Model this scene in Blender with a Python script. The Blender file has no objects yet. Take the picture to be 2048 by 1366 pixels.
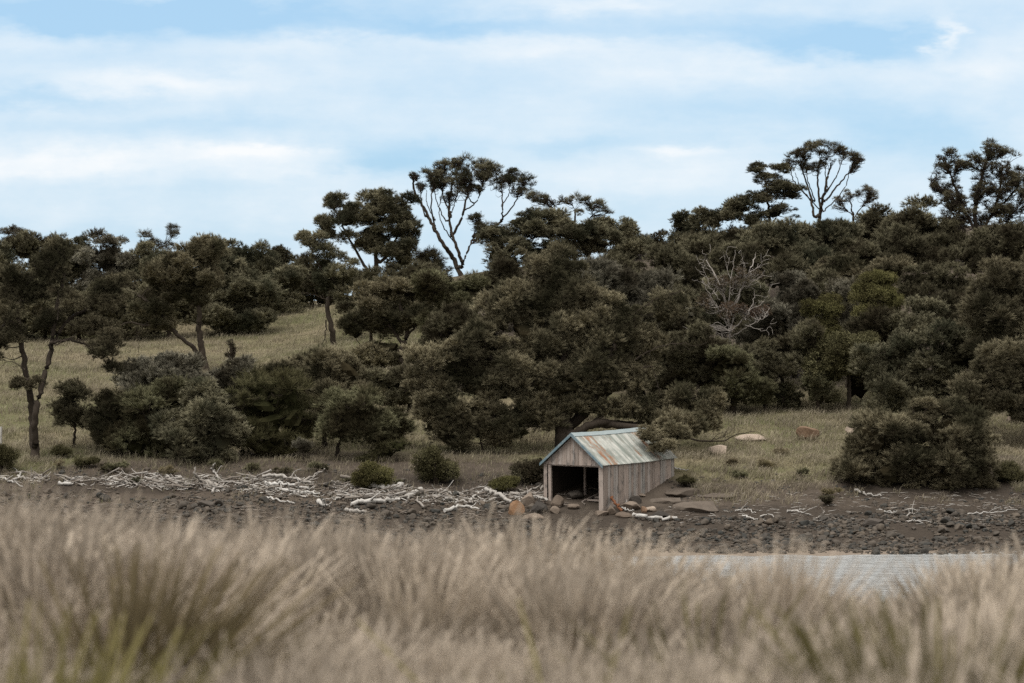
import bpy, bmesh, math
import numpy as np
from mathutils import Vector

# ------------------------------------------------------------------ camera, sky, sun, exposure
S = bpy.context.scene
C = S.collection
F, HY, EYE = 5000.0, 640.0, 8.84          # focal length in photo pixels, horizon row, eye height above the water
cam = bpy.data.objects.new('camera', bpy.data.cameras.new('camera'))
C.objects.link(cam)
cam.location = (0, 0, EYE)
cam.rotation_euler = (math.radians(90), 0, 0)
cam.data.sensor_width = 36
cam.data.lens = 36 * F / 2048
cam.data.shift_y = (HY - 683) / 2048
cam.data.clip_start = 0.1
cam.data.clip_end = 20000
cam.data.dof.use_dof = True
cam.data.dof.focus_distance = 108
cam.data.dof.aperture_fstop = cam.data.lens / 32.0
S.camera = cam

SUN_EL, SUN_AZ = 64, 215                   # azimuth clockwise from +Y
world = bpy.data.worlds.new('World')
S.world = world
world.use_nodes = True
sun = bpy.data.objects.new('sun', bpy.data.lights.new('sun', 'SUN'))
C.objects.link(sun)
sun.data.energy = 1.9
sun.data.angle = math.radians(28)
sun.data.color = (1.0, 0.95, 0.88)
_d = Vector((math.sin(math.radians(SUN_AZ)) * math.cos(math.radians(SUN_EL)),
             math.cos(math.radians(SUN_AZ)) * math.cos(math.radians(SUN_EL)), math.sin(math.radians(SUN_EL))))
sun.rotation_euler = _d.to_track_quat('Z', 'Y').to_euler()
S.view_settings.view_transform = 'Standard'
S.view_settings.look = 'None'
S.view_settings.gamma = 1
S.view_settings.exposure = 0.4
S.cycles.max_bounces = 4
S.cycles.diffuse_bounces = 3
S.cycles.glossy_bounces = 2
S.cycles.transmission_bounces = 1
S.cycles.use_denoising = False
S.cycles.use_adaptive_sampling = False


class N:
    """small helper for node trees"""
    def __init__(s, tree):
        s.t = tree
        tree.nodes.clear()

    def add(s, kind, **kw):
        n = s.t.nodes.new(kind)
        for k, v in kw.items():
            setattr(n, k, v)
        return n

    def put(s, sock, v):
        if isinstance(v, bpy.types.NodeSocket):
            s.t.links.new(v, sock)
        elif isinstance(v, (tuple, list)) and len(v) == 3 and sock.type == 'RGBA':
            sock.default_value = (*v, 1)
        else:
            sock.default_value = v

    def m(s, op, a, b=0.0, c=0.0, clamp=False):
        n = s.add('ShaderNodeMath', operation=op, use_clamp=clamp)
        s.put(n.inputs[0], a)
        s.put(n.inputs[1], b)
        s.put(n.inputs[2], c)
        return n.outputs[0]

    def mix(s, f, a, b, blend='MIX'):
        n = s.add('ShaderNodeMix', data_type='RGBA', blend_type=blend, clamp_factor=True)
        s.put(n.inputs['Factor'], f)
        s.put(n.inputs[6], a)
        s.put(n.inputs[7], b)
        return n.outputs[2]

    def noise(s, vec, scale, detail=2, rough=0.5, dim='3D'):
        n = s.add('ShaderNodeTexNoise', noise_dimensions=dim)
        if vec is not None:
            s.put(n.inputs['Vector'], vec)
        n.inputs['Scale'].default_value = scale
        n.inputs['Detail'].default_value = detail
        n.inputs['Roughness'].default_value = rough
        return n.outputs[0]

    def mapping(s, vec, scale=(1, 1, 1), loc=(0, 0, 0)):
        n = s.add('ShaderNodeMapping')
        s.put(n.inputs[0], vec)
        n.inputs['Scale'].default_value = scale
        n.inputs['Location'].default_value = loc
        return n.outputs[0]

    def ramp(s, f, stops, interp='LINEAR'):
        n = s.add('ShaderNodeValToRGB')
        n.color_ramp.interpolation = interp
        e = n.color_ramp.elements
        while len(e) < len(stops):
            e.new(0.5)
        for el, (p, c) in zip(e, stops):
            el.position = p
            el.color = (*c, 1) if len(c) == 3 else c
        s.put(n.inputs[0], f)
        return n.outputs[0]

    def maprange(s, v, a, b, c=0.0, d=1.0, smooth=False):
        n = s.add('ShaderNodeMapRange', clamp=True)
        if smooth:
            n.interpolation_type = 'SMOOTHSTEP'
        for k, x in zip((0, 1, 2, 3, 4), (v, a, b, c, d)):
            s.put(n.inputs[k], x)
        return n.outputs[0]

    def attr(s, name):
        n = s.add('ShaderNodeAttribute')
        n.attribute_name = name
        return n.outputs['Fac']


def build_sky():
    n = N(world.node_tree)
    sky = n.add('ShaderNodeTexSky', sky_type='NISHITA', sun_disc=False)
    sky.sun_elevation = math.radians(SUN_EL)
    sky.sun_rotation = math.radians(SUN_AZ)
    tc = n.add('ShaderNodeTexCoord').outputs['Generated']
    xyz = n.add('ShaderNodeSeparateXYZ')
    n.put(xyz.inputs[0], tc)
    x, y, z = xyz.outputs
    yy = n.m('MAXIMUM', y, 0.08)
    # u: tangent of the bearing, w: tangent of the elevation; clouds lie in long flat banks
    u0 = n.m('DIVIDE', x, yy)
    w0 = n.m('DIVIDE', z, yy)
    cv = n.add('ShaderNodeCombineXYZ')
    n.put(cv.inputs[0], u0)
    n.put(cv.inputs[1], w0)
    warp1 = n.noise(n.mapping(cv.outputs[0], (9, 22, 1)), 1, 4, 0.55)
    warp2 = n.noise(n.mapping(cv.outputs[0], (34, 90, 1), (3, 7, 1)), 1, 4, 0.6)
    fib = n.noise(n.mapping(cv.outputs[0], (12, 120, 1), (1, 2, 5)), 1, 5, 0.6)
    big = n.noise(n.mapping(cv.outputs[0], (18, 34, 1), (11, 4, 2)), 1, 6, 0.62)
    w = n.m('ADD', w0, n.m('MULTIPLY', n.m('SUBTRACT', warp1, 0.5), 0.016))
    w = n.m('ADD', w, n.m('MULTIPLY', n.m('SUBTRACT', warp2, 0.5), 0.016))
    u = n.m('ADD', u0, n.m('MULTIPLY', n.m('SUBTRACT', warp2, 0.5), 0.05))
    total = n.m('ADD', 0.47, n.m('MULTIPLY', n.m('SUBTRACT', fib, 0.5), 0.24))
    total = n.m('ADD', total, n.m('MULTIPLY', n.m('SUBTRACT', big, 0.5), 0.85))
    # banks: bearing, elevation, half width, half height, weight (photo pixels turned into angles)
    banks = [(300, 30, 480, 45, -0.80), (100, 10, 300, 40, -0.25), (900, 62, 260, 22, -0.55), (1500, 70, 330, 40, -0.45),
             (1750, 90, 170, 40, -0.55), (60, 80, 110, 30, 0.3),
             (560, 75, 220, 26, 0.30), (1130, 85, 260, 28, 0.42), (1600, 130, 320, 32, 0.32), (300, 160, 260, 26, 0.38),
             (1890, 70, 26, 34, 0.55), (2000, 110, 110, 50, 0.25), (1200, 8, 160, 18, 0.35),
             (90, 205, 200, 14, -0.30), (330, 255, 300, 22, -0.22), (1500, 225, 300, 35, -0.25), (800, 320, 170, 30, -0.60), (1150, 285, 180, 18, -0.28),
             (150, 330, 320, 34, 0.45), (560, 312, 180, 16, 0.45), (600, 345, 200, 20, 0.2),
             (1350, 300, 110, 16, 0.45), (1250, 350, 300, 34, 0.25), (1800, 270, 250, 45, -0.35), (300, 420, 700, 30, 0.10), (300, 470, 700, 22, -0.12)]
    for (px, py, rx, ry, a) in banks:
        du = n.m('DIVIDE', n.m('SUBTRACT', u, (px - 1024) / F), rx / F)
        dw = n.m('DIVIDE', n.m('SUBTRACT', w, (HY - py) / F), ry / F)
        r2 = n.m('ADD', n.m('MULTIPLY', du, du), n.m('MULTIPLY', dw, dw))
        g = n.m('EXPONENT', n.m('MULTIPLY', r2, -1.0))
        total = n.m('ADD', total, n.m('MULTIPLY', g, a))
    f = n.maprange(total, -0.12, 1.0)
    clear = n.mix(.72, n.mix(1.0, sky.outputs[0], SKY_TINT, 'MULTIPLY'), (3.7, 5.45, 7.05))
    cloud = n.mix(f, (5.8, 6.8, 7.5), (7.25, 7.45, 7.6))
    col = n.mix(f, clear, cloud)
    # unseen overcast overhead and behind, bright high and dimmed low to shape the light
    over = n.m('MAXIMUM', n.maprange(z, .15, .45, 0, 1, True), n.maprange(y, .35, -.1, 0, 1, True))
    high = n.mix(big, (9.6, 9.0, 8.3), (13.0, 12.2, 11.2))
    col = n.mix(over, col, n.mix(n.maprange(z, .25, .6, 0, 1, True), (3.3, 3.1, 2.9), high))
    bg = n.add('ShaderNodeBackground')
    n.put(bg.inputs[0], col)
    bg.inputs[1].default_value = 0.1
    out = n.add('ShaderNodeOutputWorld')
    n.put(out.inputs[0], bg.outputs[0])


SKY_TINT = (0.62, 0.88, 1.12)
build_sky()


# ------------------------------------------------------------------ numbers
RNG = np.random.default_rng(11)


def lattice(x, y, scale, seed):
    """smooth value noise in 0..1"""
    tab = np.random.default_rng(seed).random((128, 128))
    x = np.asarray(x, float) / scale
    y = np.asarray(y, float) / scale
    xi, yi = np.floor(x).astype(int), np.floor(y).astype(int)
    fx, fy = x - xi, y - yi
    fx, fy = fx * fx * (3 - 2 * fx), fy * fy * (3 - 2 * fy)
    a, b = tab[xi % 128, yi % 128], tab[(xi + 1) % 128, yi % 128]
    c, d = tab[xi % 128, (yi + 1) % 128], tab[(xi + 1) % 128, (yi + 1) % 128]
    return (a * (1 - fx) + b * fx) * (1 - fy) + (c * (1 - fx) + d * fx) * fy


def sstep(a, b, x):
    t = np.clip((np.asarray(x, float) - a) / (b - a), 0, 1)
    return t * t * (3 - 2 * t)


_CX = np.array([-3000, -200, 0, 300, 600, 760, 900, 1200, 1640, 2048, 2600, 6000])
_CZ = np.array([8.6, 9.1, 9.2, 9.1, 9.4, 10.6, 11.9, 13.0, 15.0, 15.5, 15.8, 13])
_gx = np.linspace(-3000, 6000, 1801)
_gz = np.convolve(np.pad(np.interp(_gx, _CX, _CZ), 15, 'edge'), np.ones(31) / 31, 'valid')


def ground(x, y):
    x = np.asarray(x, float)
    y = np.asarray(y, float)
    prof = np.interp(y, [0, 6, 12, 15.5, 19, 24, 30, 80, 95, 99, 102, 103, 105, 107.5, 110, 125],
                     [7.2, 7.15, 7.0, 6.7, 3.0, -0.6, -1.0, -1.0, 0, 0.32, 0.78, 1.0, 1.4, 2.05, 2.6, 4.34])
    crest = np.interp(x / 175.0 * F + 1024, _gx, _gz)
    up = 4.34 + (crest - 4.34) * np.clip((y - 125) / 48, 0, 1)
    back = np.interp(y, [173, 190, 230, 320, 600, 5000], [0, 0.3, -2.0, -8, -13, -13])
    z = np.where(y < 125, prof, up + back)
    z = z + sstep(86, 93, y) * (1 - sstep(97, 102, y)) * ((lattice(x, y, 4.5, 5) - .5) * .26 + (lattice(x, y, 1.3, 6) - .5) * .12)
    shore = sstep(94, 99, y)
    z = z + shore * (lattice(x, y, 7, 1) - .5) * .28 + shore * (lattice(x, y, 2.1, 2) - .5) * .12
    z = z + sstep(112, 130, y) * (lattice(x, y, 16, 3) - .5) * .9
    z = z + sstep(3, 8, x) * (1 - sstep(15, 22, x)) * sstep(103, 107, y) * (1 - sstep(109, 113, y)) * .18
    z = z + (y < 20) * (lattice(x, y, 3, 4) - .5) * .25
    return z


def at(px, py, Y):
    return np.array([(px - 1024) / F * Y, Y, EYE - (py - HY) / F * Y])


_YS = np.arange(93, 230, 0.1)


def hit(px, py):
    """where the ray through a photo pixel meets the ground"""
    d = EYE - (py - HY) / F * _YS - ground((px - 1024) / F * _YS, _YS)
    k = np.argmax(d < 0) if (d < 0).any() else len(_YS) - 1
    return at(px, py, _YS[k])


def to_px(p):
    p = np.asarray(p, float)
    return 1024 + p[..., 0] / p[..., 1] * F, HY + (EYE - p[..., 2]) / p[..., 1] * F


# ------------------------------------------------------------------ mesh helpers
class Mesh:
    """collects vertices, triangles / quads and two per-vertex values, then links ONE mesh object"""
    def __init__(s):
        s.v, s.f3, s.f4, s.t, s.r, s.n = [], [], [], [], [], 0

    def add(s, v, f, t=0.0, r=0.5):
        v = np.asarray(v, np.float32)
        f = np.asarray(f, np.int64)
        k = len(v)
        s.v.append(v)
        (s.f3 if f.shape[1] == 3 else s.f4).append(f + s.n)
        s.t.append(np.broadcast_to(np.asarray(t, np.float32), (k,)))
        s.r.append(np.broadcast_to(np.asarray(r, np.float32), (k,)))
        s.n += k

    def mesh(s, name, mat, smooth=False):
        me = bpy.data.meshes.new(name)
        v = np.concatenate(s.v)
        loops, tot = [], []
        for fs, k in ((s.f3, 3), (s.f4, 4)):
            if fs:
                f = np.concatenate(fs)
                loops.append(f.ravel())
                tot.append(np.full(len(f), k))
        loops, tot = np.concatenate(loops), np.concatenate(tot)
        me.vertices.add(len(v))
        me.vertices.foreach_set('co', v.ravel())
        me.loops.add(len(loops))
        me.loops.foreach_set('vertex_index', loops.astype(np.int32))
        me.polygons.add(len(tot))
        st = np.concatenate([[0], np.cumsum(tot)[:-1]]).astype(np.int32)
        me.polygons.foreach_set('loop_start', st)
        me.polygons.foreach_set('loop_total', tot.astype(np.int32))
        me.polygons.foreach_set('use_smooth', np.full(len(tot), smooth))
        for nm, a in (('tip', s.t), ('rnd', s.r)):
            at_ = me.attributes.new(nm, 'FLOAT', 'POINT')
            at_.data.foreach_set('value', np.concatenate(a))
        me.update(calc_edges=True)
        me.materials.append(mat)
        return me

    def build(s, name, mat, parent=None, smooth=False, loc=None):
        o = bpy.data.objects.new(name, s.mesh(name, mat, smooth))
        C.objects.link(o)
        if parent is not None:
            o.parent = parent
        if loc is not None:
            o.location = loc
        return o


def tag(o, label=None, cat=None, group=None, kind=None):
    for k, v in (('label', label), ('category', cat), ('group', group), ('kind', kind)):
        if v:
            o[k] = v
    return o


def empty(name, loc, rz=0):
    o = bpy.data.objects.new(name, None)
    C.objects.link(o)
    o.location = loc
    o.rotation_euler = (0, 0, rz)
    o.empty_display_size = 0.3
    return o


def ico(sub):
    bm = bmesh.new()
    bmesh.ops.create_icosphere(bm, subdivisions=sub, radius=1)
    v = np.array([x.co[:] for x in bm.verts])
    f = np.array([[x.index for x in q.verts] for q in bm.faces])
    bm.free()
    return v, f


ICO1, ICO2, ICO3, ICO5 = ico(1), ico(2), ico(3), ico(5)
BOXF = np.array([[0, 3, 2, 1], [4, 5, 6, 7], [0, 1, 5, 4], [1, 2, 6, 5], [2, 3, 7, 6], [3, 0, 4, 7]])


def box(m, lo, hi, r=0.5, t=0.0):
    (a, b, c), (d, e, f) = lo, hi
    m.add([(a, b, c), (d, b, c), (d, e, c), (a, e, c), (a, b, f), (d, b, f), (d, e, f), (a, e, f)], BOXF, t, r)


def tube(m, pts, rad, sides=6, r=0.5, cap=True, rough=0.0, rng=RNG):
    """tapered round limb along a polyline"""
    p = np.asarray(pts, float)
    k = len(p)
    d = np.gradient(p, axis=0)
    d /= np.linalg.norm(d, axis=1)[:, None] + 1e-9
    ref = np.where(np.abs(d[:, 2:3]) > .9, np.array([[1., 0, 0]]), np.array([[0, 0, 1.]]))
    a = np.cross(d, ref)
    a /= np.linalg.norm(a, axis=1)[:, None] + 1e-9
    b = np.cross(d, a)
    th = np.arange(sides) / sides * 2 * np.pi
    R = np.broadcast_to(np.asarray(rad, float), (k,))[:, None] * (1 + rough * rng.standard_normal((k, sides)))
    v = p[:, None] + (a[:, None] * np.cos(th)[None, :, None] + b[:, None] * np.sin(th)[None, :, None]) * R[..., None]
    i = np.arange(k - 1)[:, None] * sides
    j = np.arange(sides)[None]
    j2 = (j + 1) % sides
    f = np.stack([i + j, i + j2, i + sides + j2, i + sides + j], -1).reshape(-1, 4)
    m.add(v.reshape(-1, 3), f, np.repeat(np.linspace(0, 1, k), sides), r)
    if cap:
        for ring, o in ((0, 1), (k - 1, -1)):
            vv = np.vstack([v[ring], p[ring]])
            ff = np.array([[q, (q + 1) % sides, sides][::o] for q in range(sides)])
            m.add(vv, ff, 0, r)


def curve(pts, n=12):
    """smooth polyline through the points (Catmull-Rom)"""
    p = np.asarray(pts, float)
    if len(p) < 3:
        return p[0] + (p[-1] - p[0]) * np.linspace(0, 1, max(3, n // 3))[:, None]
    q = np.vstack([2 * p[0] - p[1], p, 2 * p[-1] - p[-2]])
    out = []
    per = max(3, n // (len(p) - 1))
    for i in range(1, len(q) - 2):
        t = np.linspace(0, 1, per, endpoint=False)[:, None]
        out.append(.5 * (2 * q[i] + (q[i + 1] - q[i - 1]) * t + (2 * q[i - 1] - 5 * q[i] + 4 * q[i + 1] - q[i + 2]) * t ** 2
                         + (3 * q[i] - q[i - 1] - 3 * q[i + 1] + q[i + 2]) * t ** 3))
    return np.vstack(out + [p[-1:]])


# ------------------------------------------------------------------ materials
def material(name, fn, rough=0.9, spec=0.15, bump=None):
    mt = bpy.data.materials.new(name)
    mt.use_nodes = True
    n = N(mt.node_tree)
    b = n.add('ShaderNodeBsdfPrincipled')
    n.put(b.inputs['Base Color'], fn(n))
    n.put(b.inputs['Roughness'], rough)
    n.put(b.inputs['Specular IOR Level'], spec)
    if bump:
        h, st, dist = bump(n)
        bn = n.add('ShaderNodeBump')
        bn.inputs['Strength'].default_value = st
        bn.inputs['Distance'].default_value = dist
        n.put(bn.inputs['Height'], h)
        n.put(b.inputs['Normal'], bn.outputs[0])
    n.put(n.add('ShaderNodeOutputMaterial').inputs[0], b.outputs[0])
    return mt


def obj_co(n):
    return n.add('ShaderNodeTexCoord').outputs['Object']


def pos(n):
    return n.add('ShaderNodeNewGeometry').outputs['Position']


def foliage(name, base, tip, other):
    """needles: brown-green shaft, paler dry tips, clumps differ in hue"""
    mt = bpy.data.materials.new(name)
    mt.use_nodes = True
    n = N(mt.node_tree)
    r = n.attr('rnd')
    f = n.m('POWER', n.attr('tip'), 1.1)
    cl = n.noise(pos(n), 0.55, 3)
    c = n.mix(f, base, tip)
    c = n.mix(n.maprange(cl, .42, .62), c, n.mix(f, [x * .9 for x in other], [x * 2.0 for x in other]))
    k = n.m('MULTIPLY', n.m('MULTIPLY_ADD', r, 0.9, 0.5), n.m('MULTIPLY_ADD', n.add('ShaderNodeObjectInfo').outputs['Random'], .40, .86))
    hs = n.add('ShaderNodeHueSaturation')
    n.put(hs.inputs['Color'], c)
    n.put(hs.inputs['Value'], k)
    d = n.add('ShaderNodeBsdfDiffuse')
    n.put(d.inputs[0], hs.outputs[0])
    n.put(n.add('ShaderNodeOutputMaterial').inputs[0], d.outputs[0])
    return mt


PAL = {
    'brown': foliage('sheoak_needles_brown', (.048, .043, .026), (.425, .405, .280), (.046, .048, .032)),
    'rust': foliage('sheoak_needles_rust', (.050, .042, .025), (.40, .365, .25), (.046, .044, .028)),
    'olive': foliage('sheoak_needles_olive', (.044, .044, .023), (.37, .37, .23), (.052, .046, .028)),
    'grey': foliage('sheoak_needles_grey', (.056, .056, .044), (.48, .46, .37), (.060, .054, .040)),
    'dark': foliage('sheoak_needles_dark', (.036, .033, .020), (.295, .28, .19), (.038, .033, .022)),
    'lime': foliage('bush_leaves_lime', (.055, .055, .022), (.195, .188, .085), (.050, .046, .022)),
    'green': foliage('bush_leaves_green', (.038, .040, .019), (.175, .165, .095), (.045, .042, .022)),
    'gum': foliage('gum_leaves', (.075, .054, .038), (.170, .120, .090), (.070, .060, .040)),
    'pale': foliage('dry_tussock_blades', (.150, .125, .080), (.34, .30, .22), (.16, .14, .08)),
}


def bark(name, a, b, sc=9):
    return material(name, lambda n: n.mix(n.noise(n.mapping(obj_co(n), (1, 1, .25)), sc, 4, .65), a, b), .95, .1,
                    lambda n: (n.noise(n.mapping(obj_co(n), (1, 1, .2)), 24, 4, .7), .8, .03))


BARK = {'dark': bark('dark_furrowed_bark', (.020, .016, .013), (.075, .062, .050)),
        'grey': bark('grey_bark', (.07, .06, .05), (.22, .195, .17)),
        'pale': bark('pale_gum_bark', (.20, .18, .165), (.44, .415, .385), 5)}


def wood_fn(n):
    r = n.attr('rnd')
    o = obj_co(n)
    c = n.ramp(r, [(0, (.17, .135, .115)), (.3, (.29, .24, .21)), (.5, (.36, .295, .26)), (.72, (.33, .31, .295)), (1, (.22, .225, .22))])
    st = n.noise(n.mapping(o, (24, 24, 1.6)), 1, 4, .7)
    c = n.mix(n.maprange(st, .35, .7), c, n.mix(.55, c, (.50, .46, .43)))
    bl = n.noise(n.mapping(o, (3, 3, 2)), 1, 5, .7)
    c = n.mix(n.maprange(bl, .52, .68, 0, .75), c, (.085, .085, .085))
    return c


M_WOOD = material('weathered_boards', wood_fn, .9, .1, lambda n: (n.noise(n.mapping(obj_co(n), (40, 40, 2)), 1, 3), .5, .01))
M_INNER = material('dark_inner_boards', lambda n: n.mix(n.noise(n.mapping(obj_co(n), (14, 14, 1)), 1, 4), (.02, .017, .014), (.065, .055, .046)), .95, .05)  # inner boards: near-black colour, much darker than the outside boards


def roof_fn(n):
    o = obj_co(n)
    s = n.add('ShaderNodeSeparateXYZ')
    n.put(s.inputs[0], o)
    x, y, z = s.outputs
    streak = n.noise(n.mapping(o, (.35, 3.1, .3)), 1, 3, .6)
    c = n.ramp(streak, [(.36, (.175, .195, .175)), (.46, (.31, .325, .305)), (.55, (.47, .47, .445)), (.66, (.245, .265, .245))])
    fine = n.noise(n.mapping(o, (2, 26, 2)), 1, 3, .7)
    c = n.mix(n.maprange(fine, .35, .72, 0, .5), c, (.19, .24, .225))
    rn = n.noise(n.mapping(o, (1.5, 4.6, 1.5), (2.3, .4, 0)), 1, 6, .68)
    # rust where two sheets lap near the front and one near the back
    def lap(y0, wd, a):
        d = n.m('DIVIDE', n.m('SUBTRACT', y, y0), wd)
        return n.m('MULTIPLY', n.m('EXPONENT', n.m('MULTIPLY', n.m('MULTIPLY', d, d), -1)), a)
    blot = n.noise(n.mapping(o, (1.3, 1.3, 1.3), (4, 1, 0)), 1, 5, .7)
    c = n.mix(n.maprange(blot, .46, .66, 0, .7), c, (.125, .14, .125))
    bias = n.m('ADD', n.m('ADD', lap(.62, .34, .17), lap(1.05, .16, .12)), n.m('ADD', lap(4.35, .22, .19), lap(3.2, .12, .10)))
    rf = n.maprange(n.m('ADD', rn, bias), .60, .72, 0, .92)
    return n.mix(rf, c, n.ramp(rn, [(.35, (.19, .095, .055)), (.55, (.25, .12, .06)), (.75, (.12, .065, .048))]))


M_ROOF = material('weathered_corrugated_iron', roof_fn, .62, .3)
M_BLUE = material('faded_blue_paint', lambda n: n.mix(n.maprange(n.noise(obj_co(n), 5, 5, .7), .45, .62), (.135, .205, .245), (.235, .28, .295)), .8, .2)
M_RIDGE = material('galvanised_ridge', lambda n: n.mix(n.noise(obj_co(n), 4, 5, .7), (.17, .235, .26), (.36, .405, .415)), .6, .3)


def drift_fn(n):
    o = obj_co(n)
    c = n.mix(n.noise(o, 3, 4, .6), (.29, .28, .26), (.66, .66, .65))
    c = n.mix(n.m('POWER', n.add('ShaderNodeObjectInfo').outputs['Random'], 1.6), c, n.mix(.6, c, (.17, .145, .12)))
    return n.mix(n.maprange(n.noise(o, 11, 4, .7), .55, .70, 0, .75), c, (.13, .115, .10))


M_DRIFT = material('bleached_driftwood', drift_fn, .85, .15, lambda n: (n.noise(obj_co(n), 30, 4, .7), .6, .02))
M_STICK = material('grey_driftwood_sticks', lambda n: n.mix(n.noise(obj_co(n), 4, 4, .7), n.ramp(n.add('ShaderNodeObjectInfo').outputs['Random'], [(0, (.13, .11, .095)), (.4, (.25, .235, .215)), (.8, (.42, .41, .395)), (1, (.52, .515, .505))]), (.20, .18, .16)), .9, .1)
M_LITTER = material('driftwood_litter', lambda n: n.ramp(n.attr('rnd'), [(0, (.10, .08, .065)), (.45, (.22, .20, .18)), (.75, (.38, .37, .35)), (1, (.55, .54, .52))]), .9, .1)
M_DRIFT2 = material('brown_driftwood', lambda n: n.mix(n.noise(obj_co(n), 5, 4, .7), (.11, .085, .065), (.30, .26, .22)), .9, .1)
M_RUSTY = material('rust_coloured_wood', lambda n: n.mix(n.noise(obj_co(n), 6, 4, .7), (.10, .045, .025), (.22, .10, .055)), .9, .1)


def stone_mat(name, a, b, c, sc=5):
    def fn(n):
        inf = n.add('ShaderNodeObjectInfo').outputs['Random']
        r = n.m('FRACT', n.m('ADD', inf, n.attr('rnd')))
        col = n.ramp(r, [(0, a), (.45, b), (1, c)])
        k = n.noise(pos(n), sc, 5, .65)
        return n.mix(n.maprange(k, .45, .7, 0, .55), col, [x * .45 for x in b])
    return material(name, fn, .85, .2, lambda n: (n.noise(pos(n), 14, 4, .6), .5, .04))


M_COB = stone_mat('beach_cobble', (.036, .039, .038), (.070, .063, .055), (.120, .100, .080))
M_BOUL = stone_mat('brown_boulder', (.12, .095, .075), (.16, .13, .105), (.20, .165, .135), 2.5)
M_BED = stone_mat('brown_bedrock', (.085, .070, .058), (.11, .092, .076), (.13, .11, .092), 2)
M_DARKR = stone_mat('dark_boulder', (.05, .046, .042), (.07, .062, .055), (.09, .08, .07), 2.5)
M_ORANGE = stone_mat('orange_lichen_boulder', (.165, .092, .05), (.205, .12, .068), (.17, .12, .085), 2)
M_PALER = stone_mat('pale_sandstone', (.36, .30, .245), (.38, .315, .26), (.33, .28, .24), 2)


def ground_fn(n):
    p = pos(n)
    z = n.attr('tip')        # 0 water bed, 0.3 gravel, 0.6 soil, 1 turf
    n1 = n.noise(p, 1.3, 5, .65)
    n2 = n.noise(p, .18, 4, .6)
    gravel = n.mix(n.noise(p, 7, 4, .7), (.022, .019, .016), (.080, .066, .054))
    soil = n.mix(n1, (.040, .033, .027), (.118, .098, .080))
    turf = n.mix(n.maprange(n2, .40, .60), (.185, .160, .105), (.100, .105, .050))
    turf = n.mix(n.maprange(n1, .5, .7, 0, .7), turf, (.085, .070, .046))
    sand = n.mix(n1, (.16, .13, .105), (.24, .205, .17))
    zz = n.m('ADD', z, n.m('MULTIPLY', n.m('SUBTRACT', n1, .5), .25))
    c = n.mix(n.maprange(zz, .08, .20), sand, gravel)
    c = n.mix(n.maprange(zz, .38, .52), c, soil)
    return n.mix(n.maprange(zz, .66, .86), c, turf)


M_GROUND = material('shore_ground', ground_fn, .95, .1, lambda n: (n.noise(pos(n), 4, 5, .7), .8, .12))


def blade_mat(name, a, b, tipc):
    mt = bpy.data.materials.new(name)
    mt.use_nodes = True
    n = N(mt.node_tree)
    nz = n.noise(pos(n), .16 if 'meadow' in name else 1.1, 3)
    c = n.mix(n.maprange(n.m('ADD', nz, n.m('MULTIPLY', n.m('SUBTRACT', n.attr('rnd'), .5), .35)), .38, .62), a, b)
    c = n.mix(n.m('POWER', n.attr('tip'), 1.6), c, tipc)
    hs = n.add('ShaderNodeHueSaturation')
    n.put(hs.inputs['Color'], c)
    n.put(hs.inputs['Value'], n.m('MULTIPLY_ADD', n.attr('rnd'), .95, .45))
    d = n.add('ShaderNodeBsdfDiffuse')
    tr = n.add('ShaderNodeBsdfTranslucent')
    n.put(d.inputs[0], hs.outputs[0])
    n.put(tr.inputs[0], hs.outputs[0])
    mx = n.add('ShaderNodeMixShader')
    mx.inputs[0].default_value = .25
    n.put(mx.inputs[1], d.outputs[0])
    n.put(mx.inputs[2], tr.outputs[0])
    n.put(n.add('ShaderNodeOutputMaterial').inputs[0], mx.outputs[0])
    return mt


M_MEADOW = blade_mat('meadow_blades', (.245, .215, .160), (.150, .150, .085), (.46, .41, .32))
M_FORE = blade_mat('foreground_blades', (.212, .175, .132), (.168, .145, .095), (.475, .415, .345))
M_SEDGE = blade_mat('sedge_blades', (.085, .090, .024), (.13, .12, .04), (.18, .16, .075))
M_TWIG = BARK['dark']

# ------------------------------------------------------------------ the setting: ground and water
gx = np.unique(np.concatenate([np.linspace(-3500, -60, 18), np.arange(-60, 60.01, .5), np.linspace(60, 3500, 18)]))
gy = np.unique(np.concatenate([np.linspace(-400, -4, 8), np.arange(-4, 26, .4), np.linspace(26, 92, 18), np.arange(92, 128, .4),
                               np.arange(128, 200, .8), np.linspace(200, 320, 25), np.linspace(320, 9000, 30)]))
GX, GY = np.meshgrid(gx, gy)
GZ = ground(GX, np.maximum(GY, 0))
ii = (np.arange(len(gy) - 1)[:, None] * len(gx) + np.arange(len(gx) - 1)[None]).ravel()
zone = np.interp(GY, [20, 30, 94.5, 96.5, 102, 104.5, 107, 110.5], [1, 0, 0, .3, .3, .55, .6, 1])
# bare brown bank right of the shed, turf runs lower by the shed's right side
rgt = sstep(6, 8, GX) * (GY > 103)
zone = np.where(GY > 60, zone * (1 - rgt) + rgt * np.interp(GY, [103, 104.5, 106, 107.6], [.3, .55, .6, 1]), zone)
belt = sstep(-21, -18, GX) * (1 - sstep(-1, 3, GX)) * (GY > 106) * (1 - sstep(112.5, 114.5, GY))
zone = np.where(GY > 60, zone - .30 * belt, zone)
zone = np.where(GY > 60, zone - .35 * sstep(13, 15, GX) * (1 - sstep(110, 113, GY)) * sstep(104, 106, GY), zone)
PXG = GX / np.maximum(GY, 1) * F + 1024
zone = np.where(GY > 60, zone - .42 * sstep(840, 960, PXG) * sstep(126, 131, GY), zone)
gm = Mesh()
gm.add(np.stack([GX, GY, GZ], -1).reshape(-1, 3), np.stack([ii, ii + 1, ii + len(gx) + 1, ii + len(gx)], -1), zone.ravel())
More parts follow.
